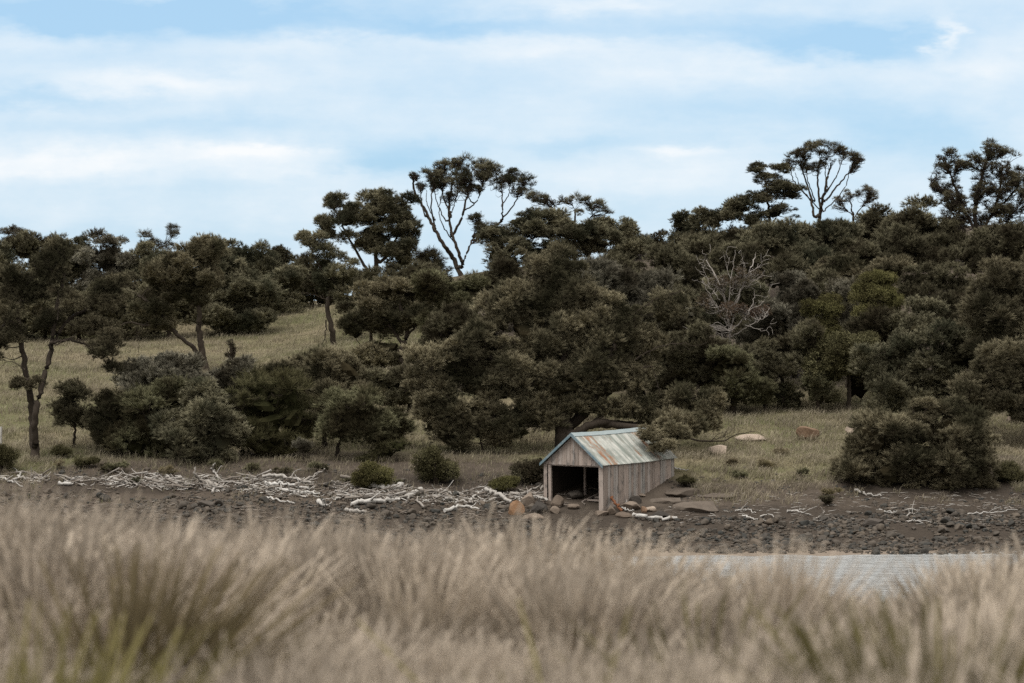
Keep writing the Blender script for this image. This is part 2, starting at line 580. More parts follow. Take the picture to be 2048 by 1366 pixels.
tag(gm.build('ground', M_GROUND, smooth=True), kind='structure')

wm = Mesh()
wm.add([(-900, 17, 0), (900, 17, 0), (900, 97, 0), (-900, 97, 0)], [[0, 1, 2, 3]])
M_WATER = material('inlet_water', lambda n: (.31, .33, .34), .2, .5, lambda n: (
    n.m('ADD', n.noise(n.mapping(pos(n), (.5, .9, 1)), 1, 4, .65), n.m('MULTIPLY', n.noise(n.mapping(pos(n), (3, 6, 1)), 1, 2), .3)), 1.0, .26))
tag(wm.build('water', M_WATER), kind='structure')

# ------------------------------------------------------------------ foliage templates (unit lobe)
def norm(a):
    return a / (np.linalg.norm(a, axis=-1, keepdims=True) + 1e-9)


def lobe_template(rng, tufts, per, length, spread, width, up, lo=-.6, inner=(.35, .8)):
    """a bun of needle tufts: each tuft fans outwards and up"""
    d = norm(rng.standard_normal((tufts * 3, 3)))
    d = d[d[:, 2] > lo][:tufts]
    k = len(d)
    b = d * rng.uniform(*inner, (k, 1))
    ax = norm(d + np.array([0, 0, up]) + (.13) * rng.standard_normal((k, 3)))
    nd = norm(ax[:, None] + spread * rng.standard_normal((k, per, 3)))
    p0 = b[:, None] + .05 * rng.standard_normal((k, per, 3))
    L = length * rng.uniform(.6, 1.15, (k, per, 1))
    tip = p0 + nd * L
    tip[..., 2] -= .12 * L[..., 0]
    side = norm(np.cross(nd, rng.standard_normal((k, per, 3)))) * width / 2
    v = np.stack([p0 - side, p0 + side, tip], 2).reshape(-1, 3)
    f = np.arange(len(v)).reshape(-1, 3)
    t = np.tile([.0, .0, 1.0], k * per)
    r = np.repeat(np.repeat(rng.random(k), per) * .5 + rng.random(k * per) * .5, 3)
    return v, f, t, r


def leaf_template(rng, tufts, per, size, up):
    """a bun of small flat leaves in sprays"""
    d = norm(rng.standard_normal((tufts * 3, 3)))
    d = d[d[:, 2] > -.7][:tufts]
    k = len(d)
    b = d * rng.uniform(.4, 1.0, (k, 1))
    p0 = b[:, None] + .10 * rng.standard_normal((k, per, 3))
    nd = norm(d[:, None] + np.array([0, 0, up]) + .8 * rng.standard_normal((k, per, 3)))
    side = norm(np.cross(nd, rng.standard_normal((k, per, 3)))) * size * .2
    L = size * rng.uniform(.6, 1.3, (k, per, 1))
    m = p0 + nd * L * .5
    v = np.stack([p0, m - side, p0 + nd * L, m + side], 2).reshape(-1, 3)
    f = np.arange(len(v)).reshape(-1, 4)
    t = np.tile([.2, .6, 1.0, .6], k * per)
    r = np.repeat(np.repeat(rng.random(k), per) * .5 + rng.random(k * per) * .5, 4)
    return v, f, t, r


_r = np.random.default_rng(5)
TEMPL = {
    'brush': [lobe_template(_r, 44, 17, .52, .20, .029, .75, -.55, (.25, .85)) for _ in range(5)],
    'far': [lobe_template(_r, 36, 13, .50, .22, .046, .75, -.55, (.25, .85)) for _ in range(5)],
    'tuft': [lobe_template(_r, 17, 9, .85, .24, .032, .8, -.3, (.1, .7)) for _ in range(5)],
    'thin': [lobe_template(_r, 30, 9, .70, .35, .032, .6, -.5, (.15, .8)) for _ in range(5)],
    'droop': [lobe_template(_r, 50, 12, .70, .28, .034, -.25, -.9) for _ in range(5)],
    'leaf': [leaf_template(_r, 60, 9, .20, .4) for _ in range(5)],
    'gum': [leaf_template(_r, 26, 7, .26, -.2) for _ in range(5)],
}


def twist(v, a):
    c, s = math.cos(a), math.sin(a)
    return v @ np.array([[c, s, 0], [-s, c, 0], [0, 0, 1]])


def add_lobe(m, style, c, r, rng, squash=.85, tint=.5):
    v, f, t, rr = TEMPL[style][rng.integers(5)]
    sc = np.array([r * rng.uniform(.85, 1.15), r * rng.uniform(.85, 1.15), r * squash * rng.uniform(.85, 1.15)])
    m.add(twist(v * sc, rng.uniform(0, 6.3)) + c, f, t, rr * .45 + rng.random() * .15 + tint * .40)


def plant(name, label, cat, base, ells, Y=None, stems=(), style='brush', pal='brown', bk='dark', rs=.48, dens=1.0, core=.45, grow=1.2,
          rad=.13, twigs=True, group=None, seed=None, links=1.0, squash=.85, depth=.9, part='crown', bare=(), stem_part='trunk'):
    """a tree or shrub: root at the ground, one mesh of trunk and limbs, one of foliage.
    ells: foliage masses (px, py, rx, ry[, metres further back]) at the plant's own distance; stems: limbs from the base"""
    rng = np.random.default_rng(abs(hash_(label)) if seed is None else seed)
    if Y is None:
        b = hit(*base)
    else:
        x = (base[0] - 1024) / F * Y
        b = np.array([x, Y, float(ground(x, Y))])
    Y = b[1]
    root = tag(empty(name, b), label, cat, group)
    wood, leaf = Mesh(), Mesh()
    sk = [np.zeros(3)]
    b0 = b - np.array([0, 0, .15])
    if not stems:
        e = max(ells, key=lambda q: q[2] * q[3])
        stems = [[(e[0], e[1])]]
    for k, st in enumerate(stems):
        own = isinstance(st[0], (int, float))      # first number: relative radius
        q = st[1:] if own else st
        rr = rad * (st[0] if own else (1 if k == 0 else .62))
        pts = [at(a[0], a[1], Y + (a[2] if len(a) > 2 else rng.uniform(-.5, .5))) - b for a in q]
        pts = [b0 - b if k == 0 else min(sk, key=lambda s: np.linalg.norm(s - pts[0]))] + pts
        cv = curve(pts, 7 * len(pts))
        cv[1:-1] += rng.standard_normal((len(cv) - 2, 3)) * .025
        R = np.linspace(rr, rr * .35, len(cv))
        if k == 0:
            R[:2] *= (1.35, 1.12)
        tube(wood, cv, R, 8, rough=.05, rng=rng)
        sk += list(cv[2:])
    lobes = []
    for e in ells:
        cx, cy, rx, ry = e[:4]
        dy = e[4] if len(e) > 4 else 0
        c = at(cx, cy, Y + dy) - b
        gw = grow if core else max(grow, 1.32)
        mx, mz = rx / F * Y * gw, ry / F * Y * gw * (1.0 if core else 1.3)
        my = depth * (mx + mz) / 2 * 1.1
                # buns: rounded masses of foliage, each a cap of small sprays
        rb = min(rs * 1.75, .62 * min(mx, mz) + .15)
        ax = np.maximum(np.array([mx, my, mz]) - rb * .80, .05)
        for _ in range(int(math.ceil(1.75 * dens * (mx * mz) / rb ** 2))):
            d = norm(rng.standard_normal(3))
            if d[1] > .35 and rng.random() < .45:
                d[1] *= -1
            if d[2] < -.3 and rng.random() < .15:
                d[2] *= -1
            # crowns bulge and recede, and a few sprays stray beyond the outline
            q = rng.uniform(.55, 1.08)
            R = rb * rng.uniform(.60, 1.25)
            if rng.random() < .10:
                q, R = rng.uniform(1.05, 1.25), rb * .5
            bc = c + d * ax * q
            tint = rng.random()
            ns = 8 if R > rb * .6 else 5
            if not core:
                ns, R = ns - 2, R * .85
            for e in norm(rng.standard_normal((ns, 3)) * np.array([1, 1, .8]) + d * .55 + np.array([0, -.25, .55])):
                lobes.append((bc + e * R * np.array([.68, .68, .50]), R * rng.uniform(.42, .66), tint))
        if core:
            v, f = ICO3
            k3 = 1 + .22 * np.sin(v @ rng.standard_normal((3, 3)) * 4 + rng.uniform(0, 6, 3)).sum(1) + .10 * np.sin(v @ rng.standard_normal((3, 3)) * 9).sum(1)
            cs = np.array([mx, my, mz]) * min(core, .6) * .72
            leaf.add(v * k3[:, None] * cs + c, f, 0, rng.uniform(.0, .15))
            for d in norm(rng.standard_normal((int(math.ceil(1.5 * mx * mz / rs ** 2)), 3)) - np.array([0, .3, 0])):
                lobes.append((c + d * cs * 1.15, rs * rng.uniform(.7, 1.0), rng.random() * .5))
    sk = np.array(sk)
    order = sorted(lobes, key=lambda q: np.linalg.norm(q[0] - sk, axis=1).min())
    for p, r, tint in order:
        add_lobe(leaf, style, p, r, rng, squash, tint)
        if rng.random() < links * .5:
            dd = np.linalg.norm(sk - p, axis=1) + np.where(sk[:, 2] > p[2] + .1, 1.2, 0)
            a = sk[dd.argmin()]
            L = np.linalg.norm(p - a)
            if L > .25:
                mid = a + (p - a) * .5 + rng.standard_normal(3) * .10 * L + np.array([0, 0, -.06 * L])
                cv = curve([a, mid, p + np.array([0, 0, r * .25])], 10)
                tube(wood, cv, np.linspace(min(.012 + .016 * L, rad * .5), .010, len(cv)), 5, cap=False)
                sk = np.vstack([sk, cv[2:]])
        if twigs:
            kk = 4
            d = norm(rng.standard_normal((kk, 3)) + np.array([0, 0, .5]))
            s = norm(np.cross(d, rng.standard_normal((kk, 3)))) * .012
            tv = np.stack([p - s, p + s, p + d * r * 1.0], 1).reshape(-1, 3)
            wood.add(tv, np.arange(3 * kk).reshape(-1, 3))
        if not core:
            dd = np.linalg.norm(sk - p, axis=1) + np.where(sk[:, 2] > p[2] - .2, 1.5, 0)
            a = sk[dd.argmin()]
            for _ in range(3):
                e = p + norm(rng.standard_normal(3)) * r * .9
                tube(wood, curve([a, a + (e - a) * .5 + rng.standard_normal(3) * .12, e], 6), np.linspace(.022, .008, 7), 3, cap=False)
    for br in bare:                                  # dead leafless limbs
        pts = [at(a[0], a[1], Y + (a[2] if len(a) > 2 else -.6)) - b for a in br[1:]]
        cv = curve(pts, 14)
        cv[1:-1] += rng.standard_normal((len(cv) - 2, 3)) * .03
        tube(wood, cv, np.linspace(br[0], br[0] * .25, len(cv)), 5)
        for k in range(2, len(cv), 2):
            d = norm(rng.standard_normal(3) + norm(cv[-1] - cv[0]) * 1.2) * rng.uniform(.25, .6)
            tube(wood, curve([cv[k], cv[k] + d * .5 + rng.standard_normal(3) * .05, cv[k] + d], 6),
                 .008, 4, cap=False)
    wood.build(stem_part, BARK[bk], root, smooth=True)
    leaf.build(part, PAL[pal], root)
    return root


def hash_(s):
    h = 7
    for ch in s:
        h = (h * 31 + ord(ch)) % 1000003
    return h


# ------------------------------------------------------------------ the boat shed
SH = np.array([3.75, 103.0, 1.0])
SA = math.radians(-36)
SW, SL, SE, SR = 2.95, 5.5, 1.88, 3.08          # width, length, eave height, ridge height


def shed_ground(x, y):
    c, s = math.cos(SA), math.sin(SA)
    return float(ground(SH[0] + c * x - s * y, SH[1] + s * x + c * y)) - SH[2]


def build_shed():
    rng = np.random.default_rng(3)
    root = tag(empty('boat_shed', SH, SA), 'old timber boat shed with rusty corrugated iron roof on the shore', 'shed')
    slope = (SR - SE) / (SW / 2)

    def side(x, sgn, mat):
        m = Mesh()
        y = .02
        while y < SL:
            w = min(rng.uniform(.15, .23), SL - y)
            z0 = shed_ground(x, y) - .12 + rng.uniform(-.02, .04)
            o = rng.uniform(-.016, .016)
            ln = rng.uniform(-.028, .028)
            a, b2 = x + o - .012, x + o + .012
            m.add([(a, y, z0), (b2, y, z0), (b2, y + w - .014, z0), (a, y + w - .014, z0),
                   (a, y + ln, SE), (b2, y + ln, SE), (b2, y + w - .014 + ln, SE), (a, y + w - .014 + ln, SE)], BOXF, 0, rng.random())
            y += w
        return m
    side(0, 1, 0).build('side_wall', M_WOOD, root)
    side(-SW, -1, 0).build('side_wall', M_WOOD, root)
    # dark lining behind the boards closes the gaps
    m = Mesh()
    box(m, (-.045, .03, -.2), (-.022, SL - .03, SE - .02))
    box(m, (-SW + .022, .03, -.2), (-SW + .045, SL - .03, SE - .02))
    m.build('wall_lining', M_INNER, root)
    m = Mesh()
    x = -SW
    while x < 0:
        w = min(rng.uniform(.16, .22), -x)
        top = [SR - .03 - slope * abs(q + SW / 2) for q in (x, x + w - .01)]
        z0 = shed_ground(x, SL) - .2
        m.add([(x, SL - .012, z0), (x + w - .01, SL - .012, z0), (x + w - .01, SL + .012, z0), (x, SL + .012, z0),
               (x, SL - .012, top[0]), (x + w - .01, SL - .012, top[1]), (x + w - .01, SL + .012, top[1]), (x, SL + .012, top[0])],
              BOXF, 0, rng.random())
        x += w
    m.build('back_wall', M_INNER, root)
    # gable over the opening
    m = Mesh()
    x = -SW + .02
    while x < -.03:
        w = min(rng.uniform(.17, .23), -.02 - x)
        q0, q1 = x, x + w - .012
        pts = [q0] + ([-SW / 2] if q0 < -SW / 2 < q1 else []) + [q1]
        for a, b2 in zip(pts, pts[1:]):
            ta, tb = (SR - .05 - slope * abs(q + SW / 2) for q in (a, b2))
            zb = SE - .07 + rng.uniform(-.012, .012)
            m.add([(a, -.03, zb), (b2, -.03, zb), (b2, 0, zb), (a, 0, zb), (a, -.03, max(ta, zb + .02)), (b2, -.03, max(tb, zb + .02)),
                   (b2, 0, max(tb, zb + .02)), (a, 0, max(ta, zb + .02))], BOXF, 0, r=(rv := rng.random()))
        x += w
    m.build('gable', M_WOOD, root)
    m = Mesh()
    box(m, (-SW + .05, .01, SE - .12), (-.05, .09, SE - .02), .2)
    m.build('lintel', M_WOOD, root)

    def post(x, y, w, d, top, r, lean=0.0):
        m = Mesh()
        z0 = shed_ground(x, y) - .15
        m.add([(x + lean, y, z0), (x + lean + w, y, z0), (x + lean + w, y + d, z0), (x + lean, y + d, z0), (x, y, top), (x + w, y, top), (x + w, y + d, top), (x, y + d, top)],
              BOXF, 0, r)
        m.build('post', M_WOOD, root)
    post(-SW - .015, -.035, .16, .03, SE - .05, .42)
    post(-SW + .20, -.03, .13, .10, SE - .10, .35, .03)
    post(-.185, -.05, .20, .045, SE - .03, .55, .02)
    post(-2.0, 1.5, .08, .08, SE + .2, .45, .02)
    post(-1.35, 4.6, .08, .08, SE + .2, .2)
    # roof: two corrugated slopes
    m = Mesh()
    ys = np.arange(-.17, SL + .12, .02)
    wav = .011 * np.sin(ys / .085 * 2 * np.pi)
    sag = .035 * np.sin(np.clip(ys / SL, 0, 1) * np.pi)
    rear = .06 * np.clip(ys / SL, 0, 1)
    for sg in (-1, 1):
        k = 7
        xs = np.linspace(0, SW / 2 + .09, k)
        X, Y = np.meshgrid(xs, ys)
        Z = SR + .045 - slope * X + (wav - sag + rear)[:, None] + .012 * lattice(Y * 3, X * 3, .9, 31)
        for dz, fl in ((0, 1), (-.012, -1)):
            v = np.stack([-SW / 2 + sg * X, Y, Z + dz], -1).reshape(-1, 3)
            i = (np.arange(len(ys) - 1)[:, None] * k + np.arange(k - 1)[None]).ravel()
            f = np.stack([i, i + 1, i + k + 1, i + k], -1)
            m.add(v, f if fl * sg > 0 else f[:, ::-1])
    roof = m.build('roof', M_ROOF, root)
    m = Mesh()
    n = 24
    yy = np.linspace(-.19, SL + .14, n)
    zz = SR + .075 - .035 * np.sin(np.clip(yy / SL, 0, 1) * np.pi) + .06 * np.clip(yy / SL, 0, 1) + rng.uniform(-.006, .006, n)
    for sg in (-1, 1):
        v = np.concatenate([np.stack([np.full(n, -SW / 2), yy, zz + .012], -1), np.stack([np.full(n, -SW / 2 + sg * .17), yy, zz - slope * .17 + .008], -1),
                            np.stack([np.full(n, -SW / 2 + sg * .17), yy, zz - slope * .17 - .006], -1)])
        i = np.arange(n - 1)
        f = np.concatenate([np.stack([i, i + 1, i + n + 1, i + n], -1), np.stack([i + n, i + n + 1, i + 2 * n + 1, i + 2 * n], -1)])
        m.add(v, f)
    m.build('ridge_cap', M_RIDGE, roof)
    for sg in (-1, 1):
        m = Mesh()
        a = np.array([-SW / 2, SR + .05])
        b2 = np.array([-SW / 2 + sg * (SW / 2 + .11), SR + .05 - slope * (SW / 2 + .11)])
        v = []
        for y in (-.215, -.175):
            v += [(a[0], y, a[1] - .11), (b2[0], y, b2[1] - .10), (b2[0], y, b2[1] + .02), (a[0], y, a[1] + .03)]
        m.add(v, BOXF)
        m.build('barge_board', M_BLUE, roof)
    # slipway of sleepers inside
    sl = tag(empty('boat_slipway', SH, SA), 'ladder of pale timber sleepers on the floor inside the boat shed', 'slipway')
    for k in range(7):
        m = Mesh()
        y = .9 + k * .55
        z = shed_ground(-1.1, y) + .05
        box(m, (-1.55, y, z), (-.45, y + .11, z + .07), rng.uniform(.4, .6))
        m.build('sleeper', M_WOOD, sl)
    for x in (-1.5, -.55):
        m = Mesh()
        z0, z1 = shed_ground(x, .6), shed_ground(x, 5)
        m.add([(x, .6, z0 - .06), (x + .09, .6, z0 - .06), (x + .09, 5, z1 - .06), (x, 5, z1 - .06), (x, .6, z0 + .045), (x + .09, .6, z0 + .045),
               (x + .09, 5, z1 + .045), (x, 5, z1 + .045)], BOXF, 0, .1)
        m.build('rail', M_WOOD, sl)


build_shed()


# ------------------------------------------------------------------ stones
def stone(rng, base, flat=.65, rough=.22, facets=7, cut=(.55, .9), keep=.85):
    """a lump of rock cut by random planes and roughened"""
    v, f = base
    d = np.ones(len(v))
    v = v.copy()
    for _ in range(facets):
        nrm = norm(rng.standard_normal(3))
        h = rng.uniform(*cut)
        k = v @ nrm
        v = np.where((k > h)[:, None], v - (k - h)[:, None] * nrm * keep, v)
    w = sum(np.sin(v @ (rng.standard_normal(3) * fr) + rng.uniform(0, 6)) / fr for fr in (3, 5, 8, 14, 25))
    v = v * (1 + rough * .4 * w)[:, None]
    return v * np.array([1, rng.uniform(.75, 1.0), flat]), f


def boulder(name, label, px, py, rx, ry, mat=None, sink=.25, facets=9, seed=None, Y=None, lift=0):
    """px, py: centre of the visible stone; rx, ry half sizes in photo pixels"""
    rng = np.random.default_rng(hash_(label) if seed is None else seed)
    p = hit(px, py + ry)
    if Y:
        p = np.array([(px - 1024) / F * Y, Y, float(ground((px - 1024) / F * Y, Y))])
    a, c = rx / F * p[1], ry / F * p[1]
    v, f = stone(rng, ICO5, 1.0, .20, facets + 3, (.52, .86), .95)
    v = v / np.abs(v).max(0)
    m = Mesh()
    m.add(v * np.array([a, a * .8, c * (1 + sink)]), f, 0, .0)
    o = m.build(name, mat or M_BOUL, None, True, (p[0], p[1] + a * .5, p[2] + c * (1 - sink) + lift))
    return tag(o, label, 'boulder' if rx > 14 else 'rock')


def build_rocks():
    B = boulder
    B('boulder', 'angular orange faced boulder beside the shed left post', 1033, 1016, 17, 15, M_ORANGE)
    B('boulder', 'round dark brown boulder just left of the shed opening', 1078, 1014, 18, 13, M_DARKR)
    B('boulder', 'tall brown boulder behind the orange boulder by the shed', 1056, 1000, 15, 15, M_BOUL)
    B('boulder', 'small tan rock at the foot of the two left shed posts', 1110, 1020, 11, 8, M_BOUL)
    B('boulder', 'flat brown slab lying in front of the round dark boulder', 1068, 1034, 26, 8, M_BOUL)
    B('boulder', 'low dark rock between the beach slab and the grass', 1050, 1044, 16, 7, M_DARKR)
    B('boulder', 'large brown boulder inside the shed against left wall', 1116, 1003, 15, 13, M_BOUL)
    B('boulder', 'dim boulder deep inside the shed behind the inner post', 1150, 990, 18, 9, M_DARKR)
    B('boulder', 'flat stone lying across the shed opening floor', 1147, 1013, 13, 6, M_BOUL)
    B('boulder', 'grey stone at the foot of the right shed post', 1204, 1027, 15, 6, M_BOUL)
    B('boulder', 'upright tan rock leaning on the right shed corner', 1222, 1020, 10, 11, M_BOUL)
    B('boulder', 'brown rock against the boards right of the shed corner', 1226, 1004, 9, 8, M_DARKR)
    B('boulder', 'wide grey brown boulder below the leaning white stick', 1262, 1012, 22, 9, M_BOUL)
    B('boulder', 'dark brown blocky rock beside the shed wall', 1272, 1000, 14, 9, M_DARKR)
    B('boulder', 'small orange rock in the rubble right of the shed', 1288, 1019, 7, 7, M_ORANGE)
    B('boulder', 'tan flat rock touching the small orange rock', 1302, 1018, 13, 6, M_PALER)
    B('boulder', 'pale flat slab near the top of the shed rubble', 1279, 990, 13, 5, M_BOUL)
    B('boulder', 'brown stone wedged under the middle of the shed wall', 1248, 990, 7, 6, M_BOUL)
    B('boulder', 'low rock at the front of the shed rubble pile', 1250, 1030, 20, 6, M_BOUL)
    B('boulder', 'black burnt hollow rock beside the white beach log', 1322, 1029, 22, 7, M_DARKR)
    B('rock_outcrop', 'broad flat brown bedrock shelf right of the shed', 1400, 1013, 54, 11, M_BED, .6, 14)
    B('rock_outcrop', 'brown bedrock ledge above the broad flat shelf', 1372, 986, 48, 9, M_BED, .7, 14)
    B('rock_outcrop', 'cracked bedrock hump at the edge of the green turf', 1440, 991, 44, 7, M_BED, .7, 14)
    B('rock_outcrop', 'low bedrock hump close to the shed rear corner', 1330, 1001, 36, 6, M_BED, .7, 14)
    B('boulder', 'big orange lichen boulder standing in the meadow', 1615, 864, 26, 17, M_ORANGE, .3, 12)
    B('boulder', 'long pale flat slab lying in the meadow grass', 1505, 876, 34, 7, M_PALER)
    B('boulder', 'pale pinkish rock at the meadow edge by the bare branch', 1441, 900, 20, 10, M_PALER)
    B('boulder', 'small tan rock beside the pinkish meadow rock', 1424, 898, 9, 5, M_PALER)
    B('boulder', 'tan boulder peeping out behind the large dark shrub', 1706, 860, 15, 11, M_PALER)
    B('boulder', 'reddish rock in the shade under the right hand trees', 2030, 838, 20, 8, M_BOUL)
    B('boulder', 'single dark rock standing out of the water', 1619, 1121, 9, 4, M_DARKR, .5, Y=92.3, lift=1.0)
    B('boulder', 'dark boulder among the cobbles below the brown bank', 1748, 1046, 22, 9, M_DARKR)
    B('boulder', 'dark block in the cobbles near the water edge', 1595, 1090, 15, 12, M_DARKR)
    B('boulder', 'low dark boulder on the beach left of the shed', 960, 1058, 26, 10, M_DARKR)
    B('boulder', 'wide dark boulder on the beach under the driftwood heap', 415, 1008, 24, 7, M_DARKR)


build_rocks()


def build_cobbles():
    rng = np.random.default_rng(21)
    n = 30000
    Y = rng.uniform(94.3, 106.5, n)
    X = rng.uniform(-24, 26, n)
    big = lattice(X, Y, 1.6, 41)
    top = 102.4 + 3.6 * (1 - sstep(-.5, 1.5, X)) + (lattice(X, Y, 3, 44) - .5) * 1.6
    ok = (Y < top) & (rng.random(n) < -.05 + 1.5 * big)
    d = np.abs((X - 3.0)) < 1.6
    ok &= ~(d & (Y > 102.9))
    X, Y = X[ok], Y[ok]
    n = len(X)
    s = np.clip(rng.lognormal(-2.80, .58, n), .035, .30)
    s *= np.where(X > 3, 1.08, .95)
    Z = ground(X, Y) + s * .30
    px, py = to_px(np.stack([X, Y, Z], -1))
    lim = np.interp(px, [0, 250, 450, 700, 1100, 1250, 1350, 2048], [990, 1000, 1035, 1035, 1035, 1060, 1090, 1110])
    vis = (px > 0) & (px < 2048) & (py < lim)
    order = np.argsort(-(s * vis))
    tem = [stone(rng, ICO3, rng.uniform(.5, .8), .25, 11, (.45, .85), .95) for _ in range(10)]
    low = [stone(rng, ICO1, rng.uniform(.45, .85), .35, 4) for _ in range(10)]
    meshes = []
    for v, f in tem:
        m = Mesh()
        m.add(v, f, 0, rng.random())
        meshes.append(m.mesh('cobble', M_COB, True))
    for q in order[:300]:
        o = bpy.data.objects.new('cobble', meshes[rng.integers(10)])
        C.objects.link(o)
        o.location = (X[q], Y[q], Z[q])
        o.scale = (s[q], s[q], s[q])
        o.rotation_euler = (rng.uniform(-.25, .25), rng.uniform(-.25, .25), rng.uniform(0, 6.3))
        tag(o, 'rounded grey brown cobble lying among other stones on the beach', 'stone', 'larger cobbles of the stony beach')
    # a thinner scatter of stones over the brown bank and round the shed
    k = 9000
    bx, by = rng.uniform(-24, 26, k), 103 + 6.5 * rng.random(k) ** 1.5
    kk = (lattice(bx, by, 1.2, 45) > .5) & ~((np.abs(bx - 3.6) < 2.4) & (by < 108.5))
    X, Y = np.concatenate([X, bx[kk]]), np.concatenate([Y, by[kk]])
    s = np.concatenate([s, rng.lognormal(-3.2, .55, kk.sum())])
    Z = np.concatenate([Z, ground(bx[kk], by[kk]) + s[-kk.sum():] * .1])
    order = np.concatenate([order, np.arange(n, n + kk.sum())])
    m = Mesh()
    for q in order[300:]:
        v, f = low[rng.integers(10)]
        m.add(twist(v, rng.uniform(0, 6.3)) * s[q] + np.array([X[q], Y[q], Z[q]]), f, 0, rng.random())
    tag(m.build('cobbles', M_COB, None, False), kind='stuff')


build_cobbles()


# ------------------------------------------------------------------ driftwood
def drift(name, label, pts, w, mat=None, lift=.08, forks=0, seed=None, cat='driftwood', taper=.45, group=None):
    """pts: photo pixels; the first lies on the beach, the others keep its distance unless they carry their own depth"""
    rng = np.random.default_rng(hash_(label) if seed is None else seed)
    p0 = hit(*max(pts, key=lambda q: q[1])[:2])
    P = []
    for q in pts:
        Yq = p0[1] + (q[2] if len(q) > 2 else 0)
        p = at(q[0], q[1], Yq)
        g = float(ground(p[0], p[1])) + w * .3
        if len(q) < 3 and p[2] < g + .5:            # lies on the slope: settle it where its ray meets the beach
            h = hit(q[0], q[1])
            if abs(h[1] - p0[1]) < 2.2:
                p = h
        p[2] = max(p[2], float(ground(p[0], p[1])) + w * .3)
        P.append(p)
    P = np.array(P) + np.array([0, 0, lift])
    o0 = P[0].copy()
    cv = curve(P - o0, 16)
    L = np.linalg.norm(cv[-1] - cv[0])
    cv[1:-1] += rng.standard_normal((len(cv) - 2, 3)) * min(.02 + .008 * L, .035)
    m = Mesh()
    R = np.linspace(w, w * taper, len(cv)) * (1 + .12 * rng.standard_normal(len(cv)))
    tube(m, cv, R, 8, rough=.08, rng=rng)
    for _ in range(forks):
        k = rng.integers(len(cv) // 4, len(cv) - 1)
        d = norm(rng.standard_normal(3) + np.array([0, -.2, .9]) + norm(cv[-1] - cv[0])) * rng.uniform(.25, .7)
        tube(m, curve([cv[k], cv[k] + d * .5 + rng.standard_normal(3) * .06, cv[k] + d], 7), np.linspace(R[k] * .55, .012, 7), 6, rng=rng)
    return tag(m.build(name, mat or M_DRIFT, None, True, o0), label, cat, group)


